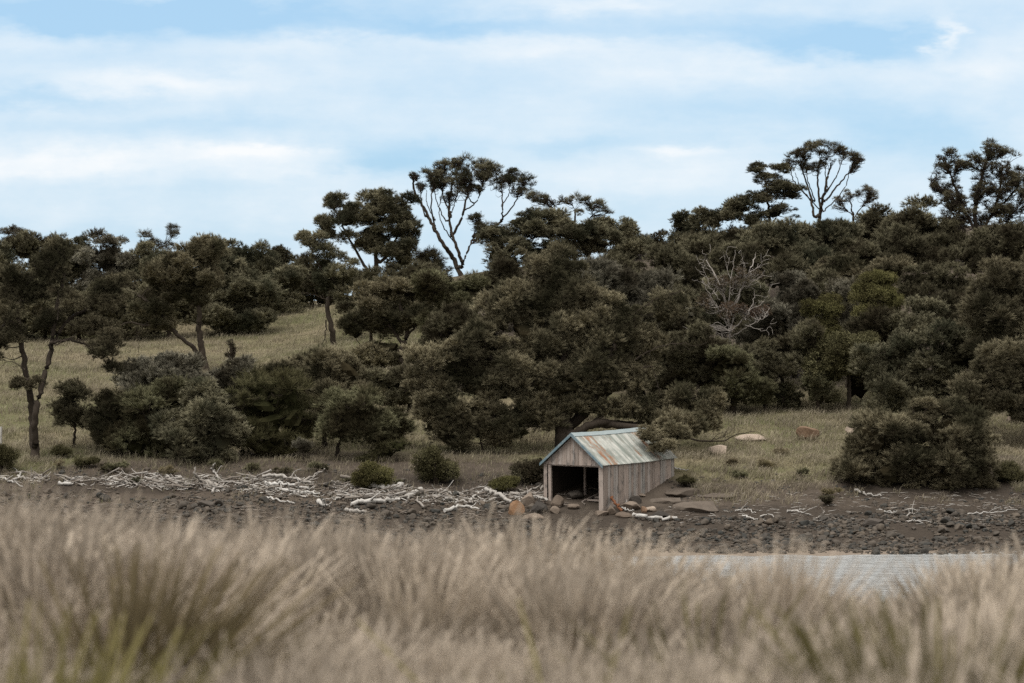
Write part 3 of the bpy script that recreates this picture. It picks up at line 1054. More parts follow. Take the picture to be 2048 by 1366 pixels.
def build_driftwood():
    D, b, l = drift, 'driftwood_branch', 'driftwood_log'
    D(b, 'bleached branch curving upright like a tusk from the heap', [(436, 979), (420, 972), (402, 966), (392, 952), (391, 938)], .085, forks=1)
    D(b, 'thin forked white branch standing up behind the tusk branch', [(440, 962), (433, 954), (425, 942), (430, 930)], .055, forks=1)
    D(b, 'long white branch pointing up from the right end of heap', [(590, 974), (612, 966), (632, 955), (649, 941)], .07)
    D(l, 'top bleached log of the big left heap', [(525, 965), (556, 963), (590, 970), (623, 978)], .085, forks=2, lift=.22)
    D(l, 'second bleached log beneath the top log of the big heap', [(530, 974), (570, 977), (618, 986)], .09, forks=2, lift=.12)
    D(l, 'stout white limb on the heap with a snapped end', [(560, 984), (600, 990), (640, 994)], .08, forks=2, lift=.1)
    D(b, 'slim pale branch lying in front of the big heap', [(529, 1001), (560, 1006), (589, 1012)], .05)
    D(b, 'hooked white branch at the far left end of the beach', [(26, 964), (40, 957), (36, 947), (12, 939)], .06)
    D(b, 'long pale branch lying flat at the far left', [(42, 961), (70, 962), (100, 960)], .06, forks=2)
    D(b, 'thin white branch trailing to the left picture edge', [(2, 960), (20, 968), (45, 978)], .05, forks=2)
    D(l, 'short cut white log lying alone on dark stones', [(117, 972), (143, 973)], .085, taper=.9)
    D(b, 'pale branch lying across the dark wrack', [(228, 962), (250, 970), (275, 976)], .07, forks=2)
    D(b, 'knobbly white branch with side shoots in the left heap', [(330, 972), (362, 976), (392, 974)], .05, forks=3)
    D(b, 'grey branch lying behind the left heap near grass', [(290, 953), (312, 952), (318, 948)], .045, forks=1)
    D(l, 'largest smooth grey log on the beach centre', [(730, 975), (757, 982), (782, 984), (804, 978)], .15, taper=.8, lift=.12)
    D(b, 'curled white limb hooking over the largest log', [(729, 977), (722, 965), (712, 953), (711, 957)], .055)
    D(l, 'thick short grey log right of the largest log', [(813, 1000), (828, 992), (842, 985)], .12, taper=.85)
    D(l, 'long grey log in front below the largest log', [(702, 1014), (730, 1010), (760, 1008), (800, 1004)], .10, forks=1, taper=.9)
    D(l, 'flat pale log half sunk nearest the grass', [(692, 1025), (712, 1029), (733, 1029)], .09)
    D(b, 'pale log with a rounded end right of centre', [(891, 1003), (910, 1004), (935, 1010)], .075)
    D(l, 'white knuckled log lying low beside the tall grass', [(889, 1027), (913, 1019), (938, 1018), (957, 1023)], .085, forks=1)
    D(l, 'straight bleached pole sloping down towards the shed', [(970, 980, .6), (996, 993, .2), (1023, 1008, -.4)], .085, taper=.8)
    D(b, 'grey limb rising to meet the straight bleached pole', [(940, 1006), (955, 994), (972, 984)], .065)
    D(b, 'twisted white branch reaching the left shed post', [(1006, 994), (1046, 992), (1070, 985), (1091, 978)], .075, forks=3)
    D(b, 'thin white stick standing upright by the shed boulders', [(1038, 1010), (1040, 998), (1041, 984)], .03)
    D(b, 'bent grey branch leaning on the round dark boulder', [(1095, 1012), (1075, 1005), (1053, 1002)], .05, forks=2, lift=.2)
    D(b, 'splayed white root piece in front of the heap', [(638, 1008), (645, 1016), (660, 1020)], .10, forks=3)
    D(b, 'crooked pale branch lying behind the knuckled log', [(862, 990), (885, 986), (900, 1000)], .055, forks=2)
    D(b, 'wavy bleached branch in the middle tangle of sticks', [(845, 1000), (875, 995), (890, 990), (915, 998)], .05, forks=2)
    D(l, 'white log lying on the stones right of the shed', [(1266, 1036), (1290, 1040), (1320, 1043), (1354, 1041)], .095, taper=.6)
    D('leaning_plank', 'rust brown plank leaning on rubble at the shed corner', [(1244, 1022, -.3), (1232, 1008, 0), (1222, 995, .25)], .055, M_RUSTY, 0, taper=.9, cat='plank')
    D(b, 'short pale stick lying at the foot of the rust brown plank', [(1244, 1020), (1255, 1025), (1268, 1026)], .035)
    D(b, 'pale stick leaning upright in the shed rubble', [(1251, 1011), (1254, 1001), (1257, 991)], .028)
    D(l, 'brown beam lying against the shed side wall', [(1267, 981), (1278, 976), (1291, 969)], .06, M_DRIFT2, .05, taper=.95)
    D(b, 'short pale plank just below the brown beam', [(1273, 985), (1281, 982), (1290, 980)], .04)
    D(b, 'white stick on the turf at the rear shed corner', [(1348, 941), (1362, 943), (1377, 944)], .035)
    D(l, 'white stick on the brown bank below the dark shrub', [(1712, 987), (1730, 992), (1763, 998)], .06)
    for k, (q, w) in enumerate([([(1575, 1027), (1598, 1029), (1622, 1034)], .045), ([(1520, 1038), (1538, 1034), (1552, 1040)], .035),
                                ([(1485, 1036), (1505, 1041), (1528, 1044)], .035), ([(1632, 1042), (1645, 1036), (1648, 1024)], .025),
                                ([(1470, 1026), (1490, 1024), (1512, 1030)], .03)]):
        D(b, ['grey stick at the right end of the small stick heap', 'pale forked stick in the middle of the small stick heap',
              'pale stick at the front of the small stick heap', 'thin bent stick right of the small stick heap',
              'thin pale stick at the back of the small stick heap'][k], q, w, forks=1)
    for k, q in enumerate([[(1758, 1024), (1780, 1029), (1802, 1031)], [(1812, 1024), (1840, 1025)], [(1815, 1047), (1830, 1046), (1846, 1051)],
                           [(1935, 1033), (1975, 1031), (2035, 1025)], [(1810, 1038), (1822, 1032), (1836, 1030)]]):
        D('driftwood_stick', ['thin grey stick on the brown bank beneath the dark shrub', 'straight thin stick on the bank just right of the grey stick',
                              'bent pale stick at the top of the cobbles', 'longest thin stick on the bank near the right edge',
                              'curved thin stick beside the bent pale stick'][k], q, .028, forks=1)
    # loose sticks along the tide line
    rng = np.random.default_rng(77)
    tem = []
    for k in range(9):
        m = Mesh()
        c = curve([(-.5, 0, 0), (-.15, rng.uniform(-.12, .12), rng.uniform(0, .1)), (.2, rng.uniform(-.12, .12), rng.uniform(0, .1)), (.5, rng.uniform(-.05, .05), rng.uniform(0, .15))], 12)
        R = np.linspace(.045, .018, len(c)) * rng.uniform(.7, 1.3)
        tube(m, c, R, 6, rough=.1, rng=rng)
        if k % 2:
            e = c[6] + np.array([.25, rng.uniform(-.25, .25), rng.uniform(.05, .25)])
            tube(m, curve([c[6], (c[6] + e) / 2 + .03, e], 6), np.linspace(R[6] * .7, .01, 7), 5, rng=rng)
        tem.append(m)
    meshes = [m.mesh('driftwood_stick', M_STICK, True) for m in tem]
    # tide line: rows (x, top y, bottom y, weight)
    xs = np.array([0, 120, 250, 400, 520, 640, 760, 860, 960, 1085])
    y0 = np.array([945, 952, 955, 952, 955, 962, 968, 982, 982, 985])
    y1 = np.array([968, 972, 978, 985, 992, 1002, 1008, 1012, 1012, 1010])
    wt = np.array([.5, .8, 1.0, 1.3, 1.3, 1.5, 1.0, 1.2, 1.0, .8])
    cnt, small = 0, Mesh()
    while cnt < 2100:
        px = rng.uniform(-40, 1090)
        if rng.random() > np.interp(px, xs, wt) / 1.5 * (-.12 + 1.5 * lattice(px, 0, 38, 6)):
            continue
        a, b2 = np.interp(px, xs, y0), np.interp(px, xs, y1)
        py = a + (b2 - a) * rng.beta(1.7, 1.7)
        p = hit(px, py)
        ln = rng.uniform(.30, 1.35) if cnt < 240 else rng.uniform(.12, .45)
        hgt = rng.uniform(.0, .22) * lattice(px, 0, 38, 6)
        rot = (rng.normal(0, .18), rng.normal(0, .22), rng.normal(0, .7) + (math.pi if rng.random() < .5 else 0))
        if cnt < 240:
            o = bpy.data.objects.new('driftwood_stick', meshes[cnt % 9])
            C.objects.link(o)
            o.location = p + np.array([0, 0, hgt + .03])
            th = rng.uniform(.5, 1.1)
            o.scale = (ln, ln * th, ln * th)
            o.rotation_euler = rot
            tag(o, 'bleached white stick lying in the tangle along the tide line', 'driftwood', 'loose sticks of the tide line')
        else:
            d = np.array([math.cos(rot[2]) * math.cos(rot[1]), math.sin(rot[2]), math.sin(rot[1])])
            q = p + np.array([0, 0, .03 + hgt * .6])
            tube(small, [q - d * ln / 2, q + rng.standard_normal(3) * .03, q + d * ln / 2], np.array([.022, .02, .01]), 4, r=rng.random())
        cnt += 1
    for k in range(900):                                 # dark wrack and twigs among the stones
        px, py = rng.uniform(-20, 1200), rng.uniform(975, 1045)
        if lattice(px / 3, py, 14, 58) < .5:
            continue
        p = hit(px, py) + np.array([0, 0, .07])
        a, ln = rng.normal(0, .9), rng.uniform(.1, .5)
        d = np.array([math.cos(a), math.sin(a), rng.normal(0, .12)])
        tube(small, [p - d * ln / 2, p + rng.standard_normal(3) * .03, p + d * ln / 2], np.array([.024, .022, .01]), 4, r=rng.random() * .45)
    for k in range(700):                                 # right-hand litter of twigs
        px, py = rng.uniform(1330, 2060), rng.uniform(985, 1050)
        p = hit(px, py) + np.array([0, 0, .03])
        a, ln = rng.normal(0, .6), rng.uniform(.1, .45)
        d = np.array([math.cos(a), math.sin(a), rng.normal(0, .12)])
        tube(small, [p - d * ln / 2, p + rng.standard_normal(3) * .02, p + d * ln / 2], np.array([.014, .012, .006]), 4, r=rng.random() * .8)
    tag(small.build('driftwood_litter', M_LITTER, None, False), kind='stuff')


build_driftwood()


# ------------------------------------------------------------------ grasses
def blades(m, p, h, w, lean, rng, segs=2, t0=0.0, rr=None):
    """curved grass blades standing at points p"""
    n = len(p)
    a = rng.uniform(0, 2 * np.pi, n)
    d = np.stack([np.cos(a), np.sin(a), np.zeros(n)], -1) * np.abs(rng.standard_normal((n, 1))) * .5 + lean
    b = rng.uniform(0, 2 * np.pi, n)
    s = np.stack([np.cos(b), np.sin(b), np.zeros(n)], -1)
    rows, tt = [], []
    for k in range(segs + 1):
        u = k / segs
        c = p + np.stack([d[:, 0] * h * u * u, d[:, 1] * h * u * u, h * (u - .18 * u * u * np.linalg.norm(d, axis=1))], -1)
        ww = (w * (1 - .85 * u))[:, None]
        rows += [c - s * ww / 2, c + s * ww / 2]
        tt += [u, u]
    v = np.stack(rows, 1)
    k = 2 * (segs + 1)
    i = np.arange(n)[:, None] * k + np.arange(segs)[None] * 2
    f = np.stack([i, i + 1, i + 3, i + 2], -1).reshape(-1, 4)
    rr = rng.random(n) if rr is None else rr
    m.add(v.reshape(-1, 3), f, np.tile(tt, n), np.repeat(rr, k))


def build_meadow():
    rng = np.random.default_rng(8)
    n = 450000
    Y = 103.8 + 69.2 * rng.random(n) ** 1.35
    X = (rng.random(n) * 2 - 1) * (.205 * Y + 2)
    z = np.where(X > 6.5, np.interp(Y, [103.8, 106.6], [.10, 1]), np.interp(Y, [106, 110], [.15, 1])) * np.where((X > -20) & (X < 2) & (Y < 113.5), .38, 1)
    px = X / Y * F + 1024
    right = (px > 1000) & (Y > 131)
    mid = (px > 880) & (px < 1400) & (Y > 124)
    sh = (np.abs(X - 4.2) < 3.4) & (Y < 109.3)
    bank = (X > 12) & (Y < 105.6 + 2.6 * sstep(13, 16, X)) & (lattice(X, Y, .9, 66) < .62)
    cl = lattice(X, Y, .55, 61)
    ok = (rng.random(n) < z * (.25 + .9 * cl)) & ~right & ~mid & ~sh & ~bank
    X, Y, cl = X[ok], Y[ok], cl[ok]
    big = lattice(X, Y, 4, 62)
    h = (.13 + .30 * cl ** 2 + .12 * big) * rng.uniform(.6, 1.25, len(X))
    m = Mesh()
    blades(m, np.stack([X, Y, ground(X, Y) - .02], -1), h, rng.uniform(.018, .034, len(X)), np.array([.22, -.05, 0]), rng, 2, rr=np.clip(.6 * lattice(X, Y, .7, 63) + .4 * rng.random(len(X)), 0, 1))
    tag(m.build('meadow_grass', M_MEADOW), kind='stuff')


build_meadow()


def tussock(m, c, R, H, n, rng, w=(.005, .010), lean=(0, 0, 0), spread=.36):
    a = rng.uniform(0, 2 * np.pi, n)
    q = R * np.sqrt(rng.random(n))
    p = np.stack([np.cos(a) * q, np.sin(a) * q, np.zeros(n)], -1)
    out = p / R * spread
    d = out + np.array(lean)
    h = H * rng.uniform(.55, 1.05, n)
    b = rng.uniform(0, 2 * np.pi, n)
    s = np.stack([np.cos(b), np.sin(b), np.zeros(n)], -1)
    wd = rng.uniform(*w, n)
    d = d + rng.standard_normal((n, 3)) * np.array([.16, .16, 0])
    rows, tt = [], []
    for k in range(5):
        u = k / 4
        cc = c + p + np.stack([d[:, 0] * h * u ** 2, d[:, 1] * h * u ** 2, h * (u - .22 * u * u * np.linalg.norm(d, axis=1))], -1)
        ww = (wd * (1 - .55 * u + (1.1 if k == 3 else .35 if k == 4 else 0)))[:, None]
        rows += [cc - s * ww / 2, cc + s * ww / 2]
        tt += [u, u]
    v = np.stack(rows, 1)
    i = np.arange(n)[:, None] * 10 + np.arange(4)[None] * 2
    f = np.stack([i, i + 1, i + 3, i + 2], -1).reshape(-1, 4)
    m.add(v.reshape(-1, 3), f, np.tile(tt, n), np.repeat(rng.random(n) * .35 + rng.random() * .65, 10))


# upper edge of the near grass as rows of the photo
GT_X = [-400, 0, 120, 230, 330, 420, 520, 640, 760, 900, 1000, 1080, 1180, 1260, 1320, 1400, 1480, 1560, 1600, 1680, 1760, 1860, 1960, 2048, 2400]
GT_Y = [1000, 1003, 996, 1004, 1032, 1075, 1062, 1058, 1066, 1068, 1046, 1068, 1064, 1080, 1105, 1155, 1165, 1135, 1200, 1210, 1185, 1125, 1120, 1108, 1095]


def build_foreground():
    rng = np.random.default_rng(15)
    m = Mesh()
    n = 0
    while n < 760:
        Y = rng.uniform(5.6, 14.8)
        X = rng.uniform(-1, 1) * (.205 * Y + 1.0)
        px = X / Y * F + 1024
        g = float(ground(X, Y))
        H = rng.uniform(.50, .80) * (.75 + .5 * float(lattice(X, Y, 1.1, 71)))
        lim = np.interp(px, GT_X, GT_Y) + rng.exponential(30) - 14 + 110 * (float(lattice(X * 1.0, Y, .55, 73)) - .5)
        full = (EYE - (lim - HY) / F * Y - g) * 1.06
        H = full * rng.uniform(.75, 1) if Y > 10.2 else min(H, full)
        H = min(H, 1.15)
        if 150 < px < 430 and Y < 9.5:
            H = min(H, EYE - g - (1240 + rng.exponential(30) - HY) / F * Y)
        if H < .15:
            n += 1
            continue
        # a hollow of darker, greener leaves left of centre and some bare gaps
        if lattice(X, Y, .8, 72) < .34 and rng.random() < .85:
            n += 1
            continue
        tussock(m, np.array([X, Y, g]), rng.uniform(.10, .26), H, int(rng.uniform(150, 260)), rng, lean=(rng.normal(.11, .12), rng.normal(-.03, .08), 0))
        n += 1
    tag(m.build('dry_grass', M_FORE), kind='stuff')


build_foreground()


def near_tussock(label, px, py, Y, H, n, mat, lean=(0, 0, 0), R=.16, w=(.006, .011), spread=.6):
    """px, py: where the tussock's top shows"""
    rng = np.random.default_rng(hash_(label))
    x = (px - 1024) / F * Y
    g = float(ground(x, Y))
    top = EYE - (py - HY) / F * Y - g
    m = Mesh()
    tussock(m, np.zeros(3), R, min(H, top) if H else top, n, rng, w, lean, spread)
    tag(m.build('grass_tussock', mat, None, False, (x, Y, g)), label, 'grass tussock')


M_DARKG = blade_mat('dark_tussock_blades', (.045, .036, .020), (.065, .055, .026), (.14, .115, .07))
near_tussock('dark leafy tussock fanning to the right in the dry grass', 265, 1085, 8.6, 0, 430, M_DARKG, (.22, 0, 0), .11, (.007, .012), .30)
near_tussock('green sedge tussock in the lower left corner', 140, 1225, 6.4, 0, 150, M_SEDGE, (.05, 0, 0), .13, (.006, .011), .34)
near_tussock('smaller green sedge tussock near the bottom left', 40, 1215, 6.6, 0, 110, M_SEDGE, (.06, 0, 0), .12, (.006, .011), .34)
near_tussock('tall wispy plume of dry grass standing over the water', 1562, 1072, 10.5, 0, 420, M_FORE, (.1, 0, 0), .09, (.004, .007), .22)
near_tussock('green sedge tussock in the lower right part', 1850, 1190, 6.6, 0, 330, M_SEDGE, (-.10, 0, 0), .18, (.006, .011), .4)
near_tussock('thin green sedge tussock below the water at right', 1410, 1150, 9.0, 0, 70, M_SEDGE, (.05, 0, 0), .15)
near_tussock('sparse green sedge blades at the bottom centre', 1180, 1190, 7.0, 0, 50, M_SEDGE, (.05, 0, 0), .28)


# ------------------------------------------------------------------ trees and shrubs, far to near
def build_trees():
    T = plant
    RIDGE = 'sheoaks along the left ridge'
    far = dict(style='far', rs=.58, grow=1.38)
    # --- left ridge, behind the meadow
    T('sheoak_tree', 'dark flat domed sheoak on the ridge at the far left', 'tree', (62, 640), [(62, 500, 52, 36), (100, 520, 40, 40)], 186, pal='dark', group=RIDGE, **far)
    T('sheoak_tree', 'thin feathery tree top poking up at the left picture edge', 'tree', (16, 640), [(18, 466, 30, 16), (40, 480, 18, 22)], 190, style='thin', rs=.5, core=0, pal='grey', dens=.8)
    T('sheoak_tree', 'brown sheoak at the left picture edge below the flat dome', 'tree', (10, 650), [(0, 555, 55, 50), (45, 575, 45, 50)], 178, pal='brown', group=RIDGE, **far)
    T('sheoak_tree', 'brown sheoak with tiny pointed top right of the flat dome', 'tree', (150, 640), [(140, 530, 50, 48), (162, 480, 10, 12), (110, 575, 45, 50)], 184, pal='brown', group=RIDGE, **far)
    T('sheoak_tree', 'broad grey tipped sheoak on the ridge with dark underside', 'tree', (215, 640), [(215, 515, 55, 42), (250, 545, 45, 50), (185, 570, 45, 50)], 182, pal='grey', group=RIDGE, **far)
    T('sheoak_tree', 'twiggy sparse tree with two feathery tops on the left ridge', 'tree', (315, 640), [(300, 478, 20, 14), (342, 470, 20, 14), (315, 500, 30, 20)], 190, style='thin', rs=.45, core=0, pal='grey', dens=.9, rad=.07)
    T('sheoak_tree', 'low brown sheoak on the ridge below the twiggy tops', 'tree', (300, 640), [(295, 530, 45, 42), (330, 560, 50, 60), (275, 590, 40, 45)], 181, pal='brown', group=RIDGE, **far)
    T('sheoak_tree', 'rounded brown sheoak on the skyline behind the leaning tree', 'tree', (400, 640), [(395, 510, 45, 34), (440, 520, 45, 40)], 188, pal='brown', group=RIDGE, **far)
    T('sheoak_tree', 'broad brown sheoak on the ridge with a level clumpy top', 'tree', (510, 640), [(480, 515, 45, 38), (530, 525, 48, 42), (500, 565, 60, 50), (545, 580, 40, 50)], 181, pal='brown', group=RIDGE, **far)
    T('sheoak_tree', 'small dark tree with spiky top at the ridge end', 'tree', (572, 630), [(560, 520, 18, 28), (585, 560, 30, 55), (560, 590, 30, 40)], 185, pal='dark', group=RIDGE, **far)
    T('sheoak_tree', 'dark low sheoak closing the gap left of the tall trees', 'tree', (625, 640), [(620, 555, 40, 40), (650, 590, 40, 40), (590, 585, 30, 34), (602, 600, 36, 30)], 178, pal='dark', group=RIDGE, **far)
    T('sheoak_tree', 'large rounded bushy sheoak reaching the meadow ground', 'tree', (470, 668), [(440, 545, 55, 45), (480, 580, 62, 55), (450, 620, 75, 46), (520, 620, 32, 45), (450, 645, 80, 34), (510, 640, 45, 34)], None, pal='brown', rs=.58, squash=.8)
    T('sheoak_tree', 'shaded sheoak filling the space behind the leaning tree', 'tree', (340, 676), [(330, 600, 60, 50), (375, 620, 40, 40), (320, 645, 50, 28)], None, pal='dark', **far)
    T('sheoak_tree', 'shaded sheoak on the ridge behind the forked tree', 'tree', (160, 684), [(150, 620, 60, 45), (60, 635, 60, 45), (225, 625, 46, 45), (140, 660, 60, 22), (250, 655, 40, 22)], None, pal='dark', **far)
    # --- skyline, middle
    T('sheoak_tree', 'tall sheoak with a dense domed crown on the middle skyline', 'tree', (752, 590),
      [(760, 412, 62, 42), (700, 430, 52, 45), (810, 445, 32, 48), (655, 465, 34, 34), (745, 480, 70, 45), (805, 510, 40, 50)], 166,
      stems=[[(752, 560), (752, 500), (748, 440)], [(735, 540), (700, 480), (680, 440)], [(765, 520), (795, 470), (805, 430)]], pal='brown', core=.4, rad=.22)
    T('sheoak_tree', 'slim leaning sheoak at the top end of the meadow', 'tree', (668, 690),
      [(620, 485, 34, 22), (650, 530, 34, 40), (690, 555, 40, 45), (655, 575, 30, 30), (600, 475, 22, 14)], None,
      stems=[[(664, 660), (655, 615), (662, 570), (655, 530)], [(655, 610), (690, 560), (700, 530)], [.5, (655, 560), (628, 510), (618, 485)]], pal='brown', core=.25, rad=.2, style='brush', dens=.9,
      bare=[(.05, (652, 640), (648, 680), (618, 718)), (.035, (655, 600), (630, 590), (605, 585))])
    T('sheoak_tree', 'second slender sheoak beside the slim leaning one', 'tree', (700, 690), [(715, 560, 40, 40), (700, 610, 28, 30), (735, 590, 28, 40)], 158,
      stems=[[(698, 640), (706, 590), (712, 560)]], pal='dark', core=.3, rad=.13)
    T('sheoak_tree', 'tall open sheoak with bare spreading limbs and plumed top', 'tree', (925, 552),
      [(905, 352, 42, 24), (942, 334, 34, 20), (866, 348, 24, 14), (884, 340, 22, 16), (905, 325, 20, 10), (970, 352, 20, 20), (830, 352, 13, 7), (842, 375, 12, 8), (872, 372, 14, 9), (885, 362, 28, 14), (940, 360, 34, 14), (985, 340, 16, 12), (1040, 385, 18, 8), (900, 395, 20, 10), (955, 380, 20, 10),
       (1005, 362, 26, 16), (1045, 368, 24, 17), (1020, 345, 14, 9), (925, 380, 26, 14), (958, 440, 24, 18), (985, 462, 40, 18), (965, 470, 20, 14)], 174,
      stems=[[(905, 515), (888, 490), (870, 460), (850, 420), (830, 385), (826, 355)], [.8, (925, 530), (912, 490), (900, 450), (898, 410), (905, 365)],
             [.7, (905, 470), (925, 430), (935, 390), (945, 340)], [.5, (870, 455), (862, 410), (868, 365)], [.5, (902, 430), (885, 390), (880, 350)],
             [.6, (928, 520), (948, 470), (960, 440)], [.6, (950, 470), (1000, 445), (1005, 420), (1003, 370)], [.45, (1003, 440), (1030, 405), (1044, 372)],
             [.4, (850, 430), (842, 400), (842, 378)], [.4, (930, 420), (955, 400), (968, 355)], [.35, (890, 440), (876, 410), (866, 370)], [.3, (905, 420), (915, 385), (912, 350)], [.3, (870, 440), (855, 410), (853, 380)], [.3, (940, 400), (930, 370), (925, 345)], [.3, (1004, 410), (1018, 385), (1020, 355)], [.3, (905, 480), (885, 450), (878, 420), (890, 360)]],
      pal='brown', style='tuft', rs=.52, core=0, rad=.175, dens=1.6, depth=.8, links=.8)
    T('sheoak_tree', 'small dark tree below the limbs of the open sheoak', 'tree', (862, 560), [(850, 520, 36, 30), (880, 535, 26, 20), (820, 550, 30, 40)], 176, style='thin', rs=.5, core=.25, pal='dark')
    T('sheoak_tree', 'wide rounded sheoak right of the open limbed tree', 'tree', (1080, 560),
      [(1060, 450, 70, 34), (1125, 460, 75, 45), (1000, 500, 50, 50), (1180, 490, 60, 45), (1090, 510, 90, 45)], 158, pal='brown', rs=.5, squash=.7, style='brush')
    T('sheoak_tree', 'open topped sheoak behind the wide rounded one', 'tree', (1150, 540), [(1100, 402, 32, 14), (1150, 408, 42, 18), (1190, 425, 28, 18), (1075, 400, 22, 12)], 172,
      style='tuft', rs=.5, core=0, pal='brown', rad=.15, stems=[[(1150, 470), (1150, 420)], [(1148, 470), (1105, 415)], [(1152, 470), (1185, 430)]])
    T('sheoak_tree', 'thin dark sheoak at the dip in the skyline', 'tree', (1240, 540), [(1215, 455, 34, 28), (1250, 465, 34, 36), (1275, 490, 30, 34), (1235, 510, 45, 40)], 172, pal='brown', style='far', rs=.6)
    T('sheoak_tree', 'low dark tree in the dip of the skyline', 'tree', (1310, 530), [(1310, 495, 40, 34), (1275, 510, 30, 30), (1330, 520, 30, 40)], 180, pal='dark', **far)
    # --- skyline, right
    T('sheoak_tree', 'grey brown sheoak rising right of the skyline dip', 'tree', (1370, 540), [(1360, 445, 28, 26), (1378, 490, 42, 45), (1345, 510, 30, 40)], 168, pal='brown', style='far', rs=.5)
    T('sheoak_tree', 'rounded clumpy sheoak left of the layered tall one', 'tree', (1430, 530), [(1425, 440, 46, 34), (1440, 490, 50, 45), (1470, 420, 40, 34)], 164, pal='brown', style='far', rs=.55)
    T('sheoak_tree', 'tall layered sheoak with stacked cloud like foliage', 'tree', (1540, 510),
      [(1555, 370, 44, 24), (1530, 395, 45, 24), (1585, 390, 26, 24), (1545, 425, 52, 22), (1515, 340, 24, 16), (1560, 335, 26, 14), (1500, 440, 36, 24), (1520, 470, 60, 30)], 160,
      stems=[[(1540, 460), (1535, 400), (1530, 350)], [(1545, 450), (1570, 390)]], pal='brown', rs=.58, squash=.6, core=.35)
    T('sheoak_tree', 'tall umbrella crowned tree on the right skyline', 'tree', (1640, 450),
      [(1600, 318, 34, 15), (1645, 302, 52, 17), (1685, 315, 34, 18), (1625, 335, 30, 12), (1712, 330, 10, 14), (1722, 322, 9, 5), (1575, 330, 16, 10)], 186,
      stems=[[(1640, 425), (1652, 370), (1662, 325)], [.8, (1628, 430), (1618, 380), (1600, 330)], [.7, (1640, 410), (1635, 360), (1640, 315)],
             [.6, (1652, 400), (1685, 360), (1708, 335)], [.5, (1622, 400), (1590, 365), (1580, 335)], [.5, (1645, 395), (1672, 355), (1685, 320)], [.4, (1630, 400), (1615, 360), (1612, 320)], [.4, (1655, 380), (1650, 340), (1655, 310)], [.4, (1640, 420), (1605, 380), (1590, 345)], [.4, (1650, 420), (1690, 375), (1700, 330)]],
      pal='dark', style='tuft', rs=.62, core=0, rad=.16, dens=1.5, depth=.8)
    T('sheoak_tree', 'small open tree in the notch right of the umbrella crown', 'tree', (1708, 460), [(1692, 392, 24, 14), (1725, 388, 28, 12), (1745, 398, 16, 14), (1675, 408, 14, 14)], 190,
      stems=[[(1706, 435), (1700, 400)], [(1708, 435), (1735, 398)], [.6, (1705, 430), (1682, 408)]], style='tuft', rs=.42, core=0, pal='grey', rad=.12)
    T('sheoak_tree', 'broad brown sheoak below the umbrella crowned tree', 'tree', (1640, 540), [(1635, 470, 70, 36), (1590, 500, 55, 50), (1680, 510, 50, 45)], 156, pal='brown', rs=.58)
    T('sheoak_tree', 'dark sheoak below the notch in the right skyline', 'tree', (1740, 540), [(1730, 470, 55, 40), (1775, 455, 45, 38), (1760, 510, 60, 45)], 166, pal='dark', **far)
    T('sheoak_tree', 'broad shaded sheoak under the tall tree at far right', 'tree', (1850, 540), [(1830, 460, 55, 48), (1880, 470, 60, 60), (1850, 530, 70, 45)], 160, pal='dark', **far)
    T('sheoak_tree', 'tall ragged open tree at the right end of the skyline', 'tree', (1960, 560),
      [(1960, 330, 40, 26), (1985, 300, 30, 20), (2005, 340, 34, 30), (1890, 315, 20, 16), (1880, 345, 24, 18), (1915, 335, 24, 22), (1865, 370, 18, 12), (1930, 380, 50, 28), (1990, 390, 45, 34), (2035, 350, 24, 24),
       (2045, 400, 34, 40), (1960, 430, 60, 34), (1900, 410, 34, 24), (2010, 450, 40, 34)], 150,
      stems=[[(1958, 500), (1950, 420), (1965, 350), (1982, 300)], [.7, (1955, 470), (1920, 400), (1890, 320)], [.7, (1960, 470), (1995, 400), (2005, 330)], [.5, (1925, 410), (1885, 385), (1862, 370)], [.5, (1990, 420), (2030, 380), (2040, 345)]],
      pal='dark', style='tuft', rs=.36, core=0, rad=.18, dens=1.15, grow=1.15)
    T('sheoak_tree', 'shaded sheoak at the right picture edge behind the rusty dome', 'tree', (2030, 580), [(2010, 510, 60, 50), (2060, 480, 45, 60), (1950, 520, 45, 50)], 145, pal='dark', **far)
    # --- right slope
    T('sheoak_tree', 'dark sheoak filling the slope left of the pale gum', 'tree', (1380, 700), [(1370, 560, 60, 50), (1330, 530, 40, 40), (1400, 620, 55, 60)], 140, pal='dark', rs=.55)
    T('sheoak_tree', 'dark sheoak high on the slope behind the pale gum', 'tree', (1500, 640), [(1490, 530, 60, 40), (1550, 545, 50, 50), (1440, 540, 40, 40)], 148, pal='dark', rs=.55)
    T('sheoak_tree', 'shaded sheoak midway up the right slope', 'tree', (1660, 640), [(1660, 560, 60, 45), (1720, 560, 55, 50), (1620, 580, 40, 40)], 145, pal='rust', rs=.55)
    T('sheoak_tree', 'rusty sheoak mound behind the lime leaved bush', 'tree', (1760, 600), [(1770, 545, 50, 34), (1730, 570, 40, 34)], 138, pal='rust', rs=.5)
    T('sheoak_tree', 'shaded sheoak on the slope right of the lime leaved bush', 'tree', (1870, 660), [(1860, 560, 60, 50), (1920, 590, 50, 50), (1850, 620, 60, 40)], 132, pal='dark', rs=.55)
